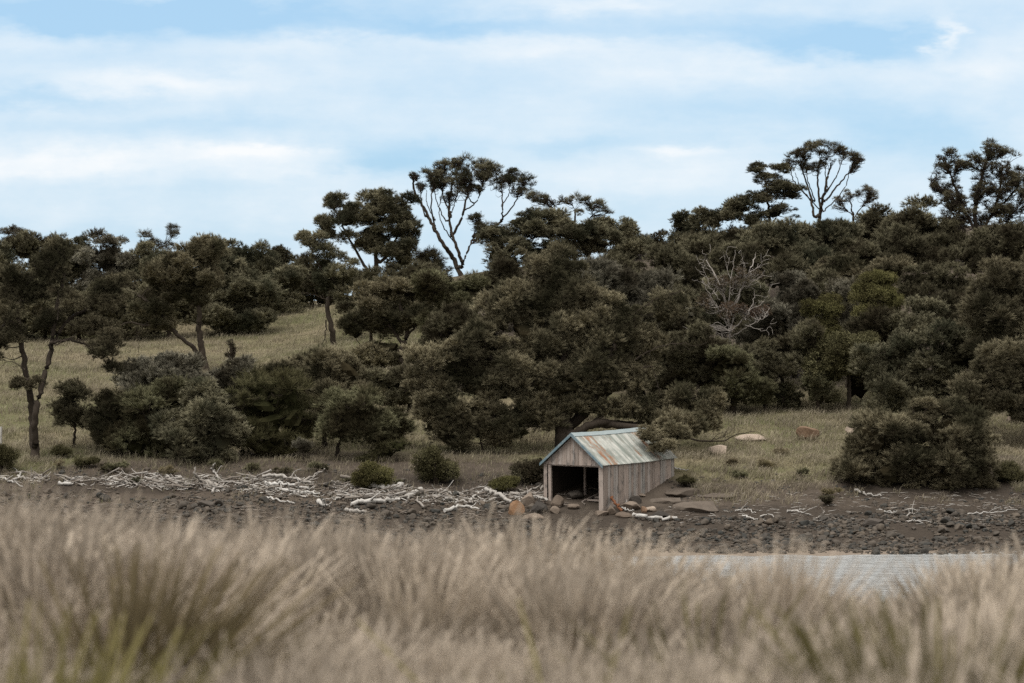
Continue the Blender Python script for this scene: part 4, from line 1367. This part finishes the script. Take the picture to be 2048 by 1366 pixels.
    T('gum_tree', 'pale barked gum with reddish sparse leaves and bare twigs', 'tree', (1462, 700),
      [(1470, 560, 40, 26), (1440, 620, 40, 26), (1500, 560, 26, 18), (1420, 660, 26, 14), (1510, 635, 26, 16), (1480, 610, 30, 18), (1445, 575, 20, 14)], 127,
      stems=[[(1460, 672), (1455, 630), (1440, 570), (1412, 520)], [.8, (1462, 660), (1475, 600), (1500, 540), (1512, 505)], [.7, (1458, 655), (1430, 610), (1405, 560)],
             [.6, (1465, 660), (1500, 620), (1510, 580)], [.6, (1462, 675), (1500, 650), (1530, 635)], [.5, (1455, 630), (1462, 560), (1470, 500)], [.5, (1450, 600), (1425, 565), (1400, 545)]],
      style='gum', pal='gum', bk='pale', rs=.42, core=0, rad=.07, dens=.5, grow=1.2,
      bare=[(.016, (1440, 600), (1415, 570), (1395, 560)), (.016, (1455, 640), (1480, 580), (1478, 530)), (.016, (1462, 560), (1450, 520), (1455, 495)), (.016, (1500, 620), (1530, 600), (1540, 570)), (.016, (1420, 570), (1405, 530), (1420, 505)), (.016, (1490, 650), (1530, 660), (1545, 640)), (.016, (1480, 580), (1510, 560), (1525, 550)), (.02, (1475, 600), (1490, 550), (1482, 500)), (.02, (1500, 545), (1520, 530), (1530, 512)), (.02, (1440, 570), (1425, 545), (1402, 528)), (.025, (1458, 690), (1420, 680), (1380, 660))])
    T('cypress_pine', 'dark blue green pine like bush with pale upright tips', 'shrub', (1572, 690), [(1570, 565, 34, 34), (1572, 610, 30, 45)], 131, pal='grey', style='brush', rs=.5, core=.7)
    T('cypress_pine', 'blue grey upright bush right of the dark pine like one', 'shrub', (1612, 700), [(1612, 590, 28, 32), (1615, 640, 32, 45)], 129, pal='grey', rs=.5, core=.7)
    T('sheoak_shrub', 'pale grey brown shrub left of the dark pine like bush', 'shrub', (1530, 700), [(1540, 640, 32, 30), (1520, 670, 34, 40)], 128, pal='grey', rs=.5)
    T('lime_bush', 'yellow green leafy bush high on the right slope', 'shrub', (1765, 720), [(1762, 560, 44, 28), (1735, 590, 40, 28), (1785, 600, 40, 36), (1750, 630, 50, 34)], 126, style='leaf', pal='lime', rs=.36, core=.45, grow=1.12, dens=1.1,
      stems=[[(1762, 680), (1762, 620)], [(1755, 680), (1735, 640)], [(1768, 680), (1790, 640)]])
    T('lime_bush', 'smaller olive green leafy bush left of the yellow green one', 'shrub', (1640, 720), [(1625, 620, 34, 24), (1665, 620, 34, 26), (1640, 660, 44, 34)], 126, style='leaf', pal='lime', rs=.36, core=.45, grow=1.12, dens=1.1)
    T('sheoak_shrub', 'grey shrub between the two leafy lime bushes', 'shrub', (1695, 700), [(1690, 590, 32, 28), (1700, 640, 34, 40)], 129, pal='grey', rs=.5)
    T('sheoak_tree', 'dark sheoak in deep shade at the middle right', 'tree', (1570, 800), [(1560, 720, 60, 60), (1610, 700, 50, 60), (1520, 740, 50, 60)], 124.5, pal='dark', rs=.5)
    T('sheoak_tree', 'shaded dark tree on thin trunk behind the right meadow', 'tree', (1698, 805), [(1690, 720, 45, 55), (1660, 740, 45, 55), (1720, 690, 40, 50)], 124, pal='green', style='leaf', rs=.55,
      stems=[[(1698, 760), (1695, 700)]])
    T('sheoak_tree', 'dark screen of sheoak left of the green dome', 'tree', (1385, 815), [(1370, 740, 60, 60), (1400, 700, 40, 50), (1340, 780, 40, 40)], 125, pal='dark', rs=.5)
    T('sheoak_shrub', 'dome shaped olive green sheoak behind the right meadow', 'shrub', (1466, 815), [(1462, 728, 52, 42), (1470, 770, 50, 42), (1440, 790, 42, 30)], 123, pal='olive', rs=.5, core=.75)
    T('sheoak_shrub', 'small pale sheoak shrub at the meadow edge by the dome', 'shrub', (1530, 825), [(1530, 785, 26, 34)], None, pal='olive', rs=.5, core=.7)
    T('sheoak_shrub', 'twin pointed pale shrub at the back of the meadow', 'shrub', (1572, 820), [(1566, 795, 24, 30), (1590, 800, 18, 24)], None, pal='brown', rs=.45, core=.7)
    T('sheoak_shrub', 'tufted small shrub in shade right of the twin pointed one', 'shrub', (1640, 822), [(1630, 785, 30, 36), (1660, 795, 22, 26)], 123.5, pal='olive', rs=.45)
    T('sheoak_tree', 'great rusty domed sheoak at the right picture edge', 'tree', (2070, 880),
      [(2025, 570, 88, 74), (2075, 600, 80, 110), (1975, 630, 66, 60), (2060, 700, 70, 90), (2000, 700, 70, 60)], 114.5, pal='rust', rs=.6, rad=.3, squash=.8, grow=1.12, dens=1.25)
    T('sheoak_tree', 'wide sprawling grey brown sheoak on the right slope', 'tree', (1900, 850),
      [(1860, 660, 70, 60), (1800, 720, 75, 70), (1900, 720, 90, 80), (1770, 770, 50, 45), (1850, 780, 80, 45), (1780, 812, 55, 26), (1900, 815, 70, 30), (1960, 820, 40, 30)], 117, pal='brown', rs=.5, rad=.28, squash=.8)
    T('sheoak_tree', 'drooping dark sheoak at right edge over the pale turf', 'tree', (2085, 885), [(1990, 740, 70, 60), (2040, 780, 60, 50), (1950, 780, 55, 40), (2050, 720, 40, 60), (2000, 805, 60, 34), (2055, 825, 50, 30)], 113, pal='rust', rs=.5, rad=.25,
      stems=[[(2060, 850), (2030, 810), (1990, 760)]], style='brush')
    T('sheoak_shrub', 'large dark spreading sheoak shrub on the right bank', 'shrub', (1830, 985),
      [(1740, 880, 66, 52), (1820, 858, 80, 50), (1910, 880, 70, 66), (1780, 930, 90, 50), (1870, 935, 90, 52), (1720, 935, 50, 40), (1950, 930, 36, 60), (1860, 815, 70, 30), (1940, 850, 50, 40), (1760, 965, 50, 20), (1880, 970, 70, 22), (1960, 970, 40, 20)], 106.5, pal='rust', rs=.55, rad=.14, core=.72)
    T('bush', 'low leafy dark bush beside the large right shrub', 'shrub', (2010, 985), [(2005, 950, 34, 26), (2040, 960, 26, 18), (1975, 975, 34, 16)], 107, pal='green', style='leaf', rs=.4, core=.7)
    # --- shaded trees filling the wood behind the shed
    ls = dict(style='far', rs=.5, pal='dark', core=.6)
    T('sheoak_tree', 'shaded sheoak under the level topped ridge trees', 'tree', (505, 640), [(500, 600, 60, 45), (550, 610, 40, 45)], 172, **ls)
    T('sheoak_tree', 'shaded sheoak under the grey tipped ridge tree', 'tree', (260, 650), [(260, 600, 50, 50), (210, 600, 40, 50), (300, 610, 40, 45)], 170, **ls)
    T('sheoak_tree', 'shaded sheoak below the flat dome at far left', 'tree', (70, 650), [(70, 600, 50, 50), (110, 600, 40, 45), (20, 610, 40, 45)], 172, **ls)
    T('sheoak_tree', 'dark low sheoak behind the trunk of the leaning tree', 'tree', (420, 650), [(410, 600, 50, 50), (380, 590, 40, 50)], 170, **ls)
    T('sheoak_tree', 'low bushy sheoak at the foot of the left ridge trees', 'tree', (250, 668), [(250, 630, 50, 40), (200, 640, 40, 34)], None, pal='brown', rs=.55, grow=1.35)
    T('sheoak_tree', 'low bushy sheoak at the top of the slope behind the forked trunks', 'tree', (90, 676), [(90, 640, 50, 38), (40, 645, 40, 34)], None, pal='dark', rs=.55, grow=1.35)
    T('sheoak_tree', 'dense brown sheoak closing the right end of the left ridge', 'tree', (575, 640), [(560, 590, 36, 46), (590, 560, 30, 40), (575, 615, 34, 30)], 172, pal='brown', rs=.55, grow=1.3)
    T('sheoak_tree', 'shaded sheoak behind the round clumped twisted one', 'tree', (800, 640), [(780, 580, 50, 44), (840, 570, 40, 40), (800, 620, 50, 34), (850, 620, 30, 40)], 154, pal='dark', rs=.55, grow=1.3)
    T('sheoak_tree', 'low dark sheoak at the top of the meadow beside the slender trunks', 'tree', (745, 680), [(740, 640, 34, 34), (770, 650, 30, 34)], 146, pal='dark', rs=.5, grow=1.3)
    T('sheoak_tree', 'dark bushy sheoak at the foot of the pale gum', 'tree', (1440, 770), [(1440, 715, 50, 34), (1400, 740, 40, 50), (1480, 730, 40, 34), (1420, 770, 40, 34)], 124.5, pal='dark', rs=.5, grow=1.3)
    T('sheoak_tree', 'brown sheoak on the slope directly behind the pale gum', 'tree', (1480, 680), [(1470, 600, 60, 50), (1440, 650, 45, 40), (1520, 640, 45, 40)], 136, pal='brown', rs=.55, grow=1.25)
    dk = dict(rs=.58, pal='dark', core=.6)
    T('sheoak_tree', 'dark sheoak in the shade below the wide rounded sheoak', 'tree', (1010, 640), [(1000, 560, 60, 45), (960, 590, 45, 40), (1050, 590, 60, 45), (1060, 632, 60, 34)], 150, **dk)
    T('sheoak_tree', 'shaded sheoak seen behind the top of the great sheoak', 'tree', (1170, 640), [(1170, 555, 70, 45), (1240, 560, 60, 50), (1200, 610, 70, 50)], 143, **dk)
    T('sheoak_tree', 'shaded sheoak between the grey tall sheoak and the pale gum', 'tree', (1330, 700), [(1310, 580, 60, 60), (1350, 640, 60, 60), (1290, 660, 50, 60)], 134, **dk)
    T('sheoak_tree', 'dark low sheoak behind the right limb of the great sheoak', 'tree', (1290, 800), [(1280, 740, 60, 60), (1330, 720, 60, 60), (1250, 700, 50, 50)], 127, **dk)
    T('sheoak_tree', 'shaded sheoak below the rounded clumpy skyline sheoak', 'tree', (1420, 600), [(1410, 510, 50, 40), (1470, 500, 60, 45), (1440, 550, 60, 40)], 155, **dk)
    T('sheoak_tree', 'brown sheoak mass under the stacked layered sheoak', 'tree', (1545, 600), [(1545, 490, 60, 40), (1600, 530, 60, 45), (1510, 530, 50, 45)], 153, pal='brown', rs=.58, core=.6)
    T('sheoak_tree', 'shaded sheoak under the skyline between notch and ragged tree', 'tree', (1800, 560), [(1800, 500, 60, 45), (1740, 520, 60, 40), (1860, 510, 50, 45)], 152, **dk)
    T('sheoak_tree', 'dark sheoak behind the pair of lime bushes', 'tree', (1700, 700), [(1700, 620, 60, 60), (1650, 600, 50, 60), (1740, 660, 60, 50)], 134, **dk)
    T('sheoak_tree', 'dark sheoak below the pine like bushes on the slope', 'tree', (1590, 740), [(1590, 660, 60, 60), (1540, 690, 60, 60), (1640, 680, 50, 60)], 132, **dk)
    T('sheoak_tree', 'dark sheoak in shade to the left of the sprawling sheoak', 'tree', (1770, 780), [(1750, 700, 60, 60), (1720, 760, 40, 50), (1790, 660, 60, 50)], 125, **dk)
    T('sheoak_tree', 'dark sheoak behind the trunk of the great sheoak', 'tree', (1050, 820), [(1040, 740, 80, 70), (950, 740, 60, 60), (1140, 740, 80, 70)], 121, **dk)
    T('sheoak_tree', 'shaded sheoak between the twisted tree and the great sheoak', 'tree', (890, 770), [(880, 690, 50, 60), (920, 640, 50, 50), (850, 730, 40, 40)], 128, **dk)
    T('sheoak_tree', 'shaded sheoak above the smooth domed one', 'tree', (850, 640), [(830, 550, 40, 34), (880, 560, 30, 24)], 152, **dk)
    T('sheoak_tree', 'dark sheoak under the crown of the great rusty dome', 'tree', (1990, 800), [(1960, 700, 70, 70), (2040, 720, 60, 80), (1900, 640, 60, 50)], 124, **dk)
    # --- middle ground
    T('sheoak_tree', 'round clumped sheoak on twisted trunk left of the central tree', 'tree', (800, 735),
      [(740, 600, 38, 36), (785, 585, 45, 34), (730, 640, 34, 28), (765, 708, 56, 36), (725, 715, 24, 24), (800, 640, 40, 40), (850, 630, 40, 40), (705, 655, 30, 30), (760, 640, 40, 30)], None,
      stems=[[(802, 700), (815, 660), (800, 610)], [(808, 690), (770, 640), (745, 610)], [.6, (800, 715), (780, 715), (765, 710)], [.6, (815, 670), (840, 640)]], pal='rust', rs=.5, core=.55, rad=.2)
    T('sheoak_tree', 'smooth domed sheoak with cap like clumps behind the central tree', 'tree', (900, 690), [(865, 578, 55, 36), (905, 600, 50, 40), (865, 640, 30, 34), (940, 570, 34, 22), (930, 620, 40, 40)], 136, pal='olive', rs=.5, squash=.75, core=.75)
    T('sheoak_tree', 'tall grey brown sheoak behind the top of the central tree', 'tree', (1200, 720), [(1250, 590, 70, 55), (1300, 570, 40, 40), (1190, 560, 50, 40), (1300, 620, 50, 50), (1330, 560, 14, 30)], 122, pal='grey', rs=.62, core=.5)
    T('sheoak_tree', 'great spreading sheoak right behind the boat shed', 'tree', (1128, 905),
      [(1095, 535, 75, 50), (1060, 590, 70, 55), (1150, 600, 80, 60), (1000, 630, 60, 50), (960, 680, 75, 60), (1080, 680, 90, 70), (1180, 690, 85, 65), (1240, 640, 60, 50),
       (900, 730, 70, 60), (990, 760, 90, 70), (1110, 770, 100, 60), (1210, 770, 70, 50), (880, 800, 60, 55), (950, 830, 80, 55), (1060, 830, 70, 40), (910, 870, 55, 40), (1020, 860, 60, 34), (880, 850, 40, 40), (1170, 815, 60, 34), (850, 740, 30, 60), (1330, 620, 40, 40), (1300, 690, 50, 40), (1250, 740, 60, 40),
       (1260, 815, 50, 34), (1370, 800, 44, 34), (1340, 835, 55, 34), (1410, 830, 30, 36), (1300, 872, 24, 20, -6.6), (1316, 892, 36, 15, -7), (1338, 872, 34, 26, -6), (1380, 850, 44, 34, -2), (1420, 800, 26, 30)], None,
      stems=[[(1128, 865), (1122, 800), (1110, 720), (1095, 620), (1095, 560)], [.7, (1125, 830), (1060, 770), (990, 720), (950, 680)], [.7, (1130, 860), (1190, 800), (1215, 720), (1235, 650)],
             [.55, (1140, 870), (1200, 845), (1270, 850), (1330, 840)], [.5, (1200, 848), (1290, 858, -2), (1330, 882, -6.5)], [.5, (1110, 740), (1150, 680), (1160, 620)],
             [.5, (1060, 770), (1000, 790), (940, 830), (905, 860)], [.4, (1270, 850), (1340, 815), (1375, 800)]],
      pal='rust', rs=.5, core=.5, rad=.46, dens=1.05, depth=.75, twigs=True,
      bare=[(.05, (1330, 870), (1400, 882), (1450, 880), (1478, 866), (1515, 864)), (.025, (1420, 882), (1450, 870), (1470, 850)), (.04, (1270, 720), (1330, 690), (1400, 690)),
            (.03, (1260, 760), (1300, 730), (1320, 790)), (.03, (1100, 860), (1050, 850), (1030, 880)), (.03, (1380, 810), (1395, 785), (1370, 780)), (.03, (1250, 640), (1310, 600), (1375, 580))])
    T('sheoak_shrub', 'small thin trunked sheoak left of the big trunk', 'shrub', (966, 905), [(960, 868, 26, 20), (975, 850, 20, 18)], 113, pal='dark', rs=.45, core=.4, rad=.06)
    # --- left shrub belt
    T('sheoak_tree', 'forked sheoak with two bare trunks at the left edge', 'tree', (72, 922),
      [(40, 560, 50, 40), (20, 610, 40, 44), (95, 545, 45, 42), (125, 500, 36, 28), (140, 600, 46, 30), (200, 590, 44, 34), (225, 570, 30, 18), (110, 640, 34, 24), (30, 660, 28, 30), (0, 690, 24, 40),
       (190, 650, 38, 26), (205, 695, 36, 32), (222, 735, 20, 18), (215, 665, 34, 24), (40, 772, 22, 18), (72, 765, 12, 16), (80, 590, 36, 34)], None,
      stems=[[(66, 850), (62, 800), (48, 720), (38, 650), (32, 590)], [.85, (71, 885), (70, 830), (83, 770), (102, 700), (110, 640), (125, 560), (130, 510)], [.5, (104, 690), (135, 640), (170, 620), (200, 600)],
             [.4, (105, 685), (140, 680), (175, 690), (200, 695)], [.35, (55, 760), (62, 775), (45, 772)], [.45, (40, 660), (15, 640), (-5, 680)], [.4, (35, 610), (55, 570), (70, 540)]],
      pal='rust', rs=.52, core=.18, rad=.21, dens=1.0, style='brush', bare=[(.03, (50, 740), (30, 725), (0, 720)), (.035, (110, 690), (150, 675), (190, 700)), (.03, (115, 640), (118, 610), (112, 600))])
    T('sheoak_tree', 'leaning two limbed sheoak halfway up the left meadow', 'tree', (412, 742),
      [(400, 510, 50, 34), (365, 540, 52, 44), (420, 555, 45, 44), (345, 590, 46, 34), (300, 620, 34, 24), (400, 600, 30, 30), (330, 650, 26, 20), (310, 560, 30, 30)], None,
      stems=[[(404, 700), (398, 660), (398, 620), (388, 570), (385, 530)], [.75, (402, 715), (380, 690), (345, 660), (310, 615), (275, 590)], [.4, (350, 662), (310, 655), (262, 645), (240, 650)], [.4, (392, 600), (420, 570)]],
      pal='rust', rs=.5, core=.4, rad=.21, bare=[(.03, (330, 650), (290, 648), (265, 690)), (.025, (300, 650), (275, 655), (280, 710)), (.03, (310, 615), (280, 590), (255, 580))])
    T('sheoak_tree', 'young bare stemmed sapling standing in the left meadow', 'sapling', (463, 738), [(463, 690, 9, 14), (458, 712, 8, 8)], 131, pal='dark', rs=.25, core=0, rad=.035, style='thin')
    T('sheoak_shrub', 'small stand alone sheoak with thin trunk by the forked tree', 'shrub', (148, 895), [(146, 790, 34, 30), (150, 830, 38, 34), (135, 815, 26, 26)], None, pal='dark', rs=.5, core=.35, rad=.08,
      stems=[[(149, 860), (147, 800)]])
    BELT = 'sheoak shrubs in the left belt'
    T('sheoak_shrub', 'brown sheoak shrub at the left end of the belt', 'shrub', (225, 905), [(222, 820, 44, 45), (230, 870, 46, 40), (205, 850, 26, 40)], 113, pal='rust', rs=.55, group=BELT, grow=1.42, core=.7)
    T('sheoak_shrub', 'tall pale topped sheoak shrub at the back of the belt', 'shrub', (320, 900), [(320, 745, 62, 38), (280, 760, 40, 40), (370, 760, 50, 36), (310, 810, 60, 60)], 119, pal='grey', rs=.5, group=BELT, grow=1.42, core=.7)
    T('sheoak_shrub', 'wide clumpy sheoak shrub in the front of the belt', 'shrub', (310, 920), [(300, 830, 46, 50), (340, 800, 44, 36), (280, 880, 50, 40), (320, 890, 46, 34)], 112, pal='olive', rs=.55, group=BELT, grow=1.42, core=.72)
    T('sheoak_shrub', 'rounded soft sheoak shrub standing foremost in the belt', 'shrub', (405, 925), [(405, 820, 48, 50), (390, 870, 60, 52), (440, 870, 50, 56), (415, 790, 30, 26)], 110.6, pal='brown', rs=.5, group=BELT, grow=1.42, core=.78, squash=.8)
    T('sheoak_shrub', 'pale topped sheoak shrub below the leaning two limbed tree', 'shrub', (450, 850), [(440, 760, 40, 30), (480, 755, 40, 28), (460, 800, 50, 50)], 121, pal='grey', rs=.55, group=BELT, grow=1.42, core=.7)
    T('leafy_shrub', 'upright leafy twigged shrub in the middle of the belt', 'shrub', (530, 925), [(520, 800, 60, 48), (565, 790, 54, 50), (520, 860, 74, 60), (590, 850, 50, 60), (545, 900, 60, 26)], 112, pal='green', style='tuft', rs=.5, core=.72)
    T('sheoak_shrub', 'brown sheoak shrub behind the upright leafy one', 'shrub', (590, 860), [(590, 745, 44, 28), (545, 755, 40, 26), (600, 790, 40, 50)], 119, pal='rust', rs=.55, group=BELT, grow=1.42, core=.7)
    T('sheoak_shrub', 'tall feathery sheoak shrub at the right end of the belt', 'shrub', (650, 905), [(675, 740, 52, 44), (650, 780, 46, 50), (700, 790, 40, 40), (650, 840, 40, 36)], 114, pal='rust', rs=.5, group=BELT, grow=1.42, core=.7,
      stems=[[(650, 860), (665, 780)]])
    T('sheoak_shrub', 'ball shaped sheoak shrub on a short trunk', 'shrub', (676, 925), [(712, 825, 62, 46), (690, 855, 46, 34), (735, 850, 36, 36)], 111, pal='olive', rs=.5, group=BELT, grow=1.42, core=.8, stems=[[(677, 890), (700, 840)]], rad=.12)
    T('sheoak_shrub', 'small olive sheoak shrub right of the ball shaped one', 'shrub', (785, 900), [(785, 850, 34, 36), (775, 880, 28, 24)], 114, pal='olive', rs=.5, group=BELT, grow=1.42, core=.7)
    T('sheoak_shrub', 'tiny pale sheoak seedling below the end of the belt', 'shrub', (608, 925), [(605, 892, 22, 20)], 109.8, pal='grey', rs=.35, core=.5, rad=.04)
    T('sheoak_tree', 'dark low limbed sheoak between belt and central tree', 'tree', (820, 790), [(780, 765, 55, 30), (830, 770, 40, 36), (740, 770, 34, 26), (800, 800, 34, 24)], 124, pal='dark', rs=.5, core=.4,
      stems=[[(815, 770), (780, 765), (745, 770)]])
    # --- low bushes by the beach
    T('bush', 'yellow green bush behind the driftwood heap', 'bush', (747, 980), [(747, 952, 36, 24), (765, 965, 24, 14), (725, 965, 20, 14)], None, pal='lime', style='leaf', rs=.36, core=.7)
    T('bush', 'dark green bush halfway between driftwood and the big tree', 'bush', (872, 965), [(870, 928, 32, 30), (885, 940, 28, 24), (855, 940, 22, 22)], None, pal='green', style='leaf', rs=.4, core=.7)
    T('bush', 'slanting wind swept dark bush behind the yellow green bush', 'bush', (735, 945), [(790, 893, 32, 16), (765, 905, 32, 16), (735, 922, 34, 16), (710, 938, 26, 12)], 110.5, pal='green', style='tuft', rs=.4, core=.7)
    T('bush', 'dark bush against the left side of the boat shed', 'bush', (1065, 980), [(1062, 950, 30, 30), (1080, 930, 18, 20)], 107, pal='dark', style='leaf', rs=.4, core=.7)
    T('bush', 'small lime tinted bush left of the shed side bush', 'bush', (1005, 985), [(1005, 972, 24, 14), (1025, 965, 16, 14)], None, pal='lime', style='leaf', rs=.3, core=.7)
    T('bush', 'low green bush on the turf behind the shed rear corner', 'bush', (1372, 975), [(1370, 962, 28, 12)], None, pal='green', style='tuft', rs=.3, core=.6)
    T('bush', 'dark green mat of leaves left of the tide line', 'bush', (165, 935), [(165, 925, 28, 10), (190, 922, 16, 8)], None, pal='green', style='leaf', rs=.25, core=.6)
    T('bush', 'dark creeping bush right of the forked tree base', 'bush', (125, 915), [(125, 903, 26, 11)], None, pal='green', style='leaf', rs=.3, core=.6)
    T('bush', 'dark bush at the left picture edge above the beach', 'bush', (5, 945), [(0, 915, 24, 24), (15, 930, 14, 14)], None, pal='green', style='leaf', rs=.35, core=.7)
    T('bush', 'olive ground bush at the foot of the belt', 'bush', (230, 945), [(215, 937, 30, 8), (245, 930, 20, 8)], None, pal='olive', style='tuft', rs=.3, core=.5)
    T('bush', 'tiny dark bush on the bank left of the large right shrub', 'bush', (1655, 1012), [(1655, 1000, 18, 10)], None, pal='dark', style='tuft', rs=.25, core=.6)
    tuf = dict(style='tuft', core=.4, rs=.3, part='blades', stem_part='stem')
    for q, pl, lb in [((340, 945, 20, 9), 'pale', 'pale grass tussock below the belt at the beach edge'), ((268, 962, 16, 8), 'brown', 'brownish round tussock sunk in the tide line'),
                      ((118, 930, 9, 7), 'pale', 'small pale tussock near the forked tree'), ((505, 935, 20, 8), 'olive', 'green tussock in front of the leafy shrub'),
                      ((430, 930, 18, 7), 'olive', 'olive tussock at the foot of the foremost shrub'), ((565, 945, 18, 8), 'olive', 'olive tussock left of the pale seedling'),
                      ((640, 935, 22, 8), 'olive', 'broad olive tussock between seedling and ball shaped shrub'), ((700, 962, 12, 7), 'brown', 'small brown tussock left of the yellow green bush'),
                      ((795, 968, 12, 7), 'olive', 'small olive tussock right of the yellow green bush'), ((1460, 925, 20, 8), 'pale', 'pale tussock on the turf behind the bedrock'),
                      ((1530, 930, 22, 9), 'pale', 'broad pale tussock in the right meadow'), ((1560, 905, 20, 8), 'pale', 'pale tussock below the big orange boulder'),
                      ((1480, 950, 18, 7), 'olive', 'greenish tussock above the cracked bedrock hump'), ((1600, 945, 20, 8), 'olive', 'green tussock left of the large right shrub'),
                      ((1660, 985, 20, 10), 'pale', 'dry pale tussock on the bank edge')]:
        T('grass_tussock', lb, 'grass tussock', (q[0], q[1] + q[3]), [q], None, pal=pl, rad=.02, **tuf)


build_trees()


def build_post():
    p = hit(1, 893)
    m = Mesh()
    tube(m, [(0, 0, -.1), (.01, 0, .5), (.03, 0, .9)], np.array([.075, .07, .055]), 8, rough=.05)
    tag(m.build('stump_post', M_DRIFT, None, True, p), 'bleached white stump standing at the left picture edge', 'post')


build_post()
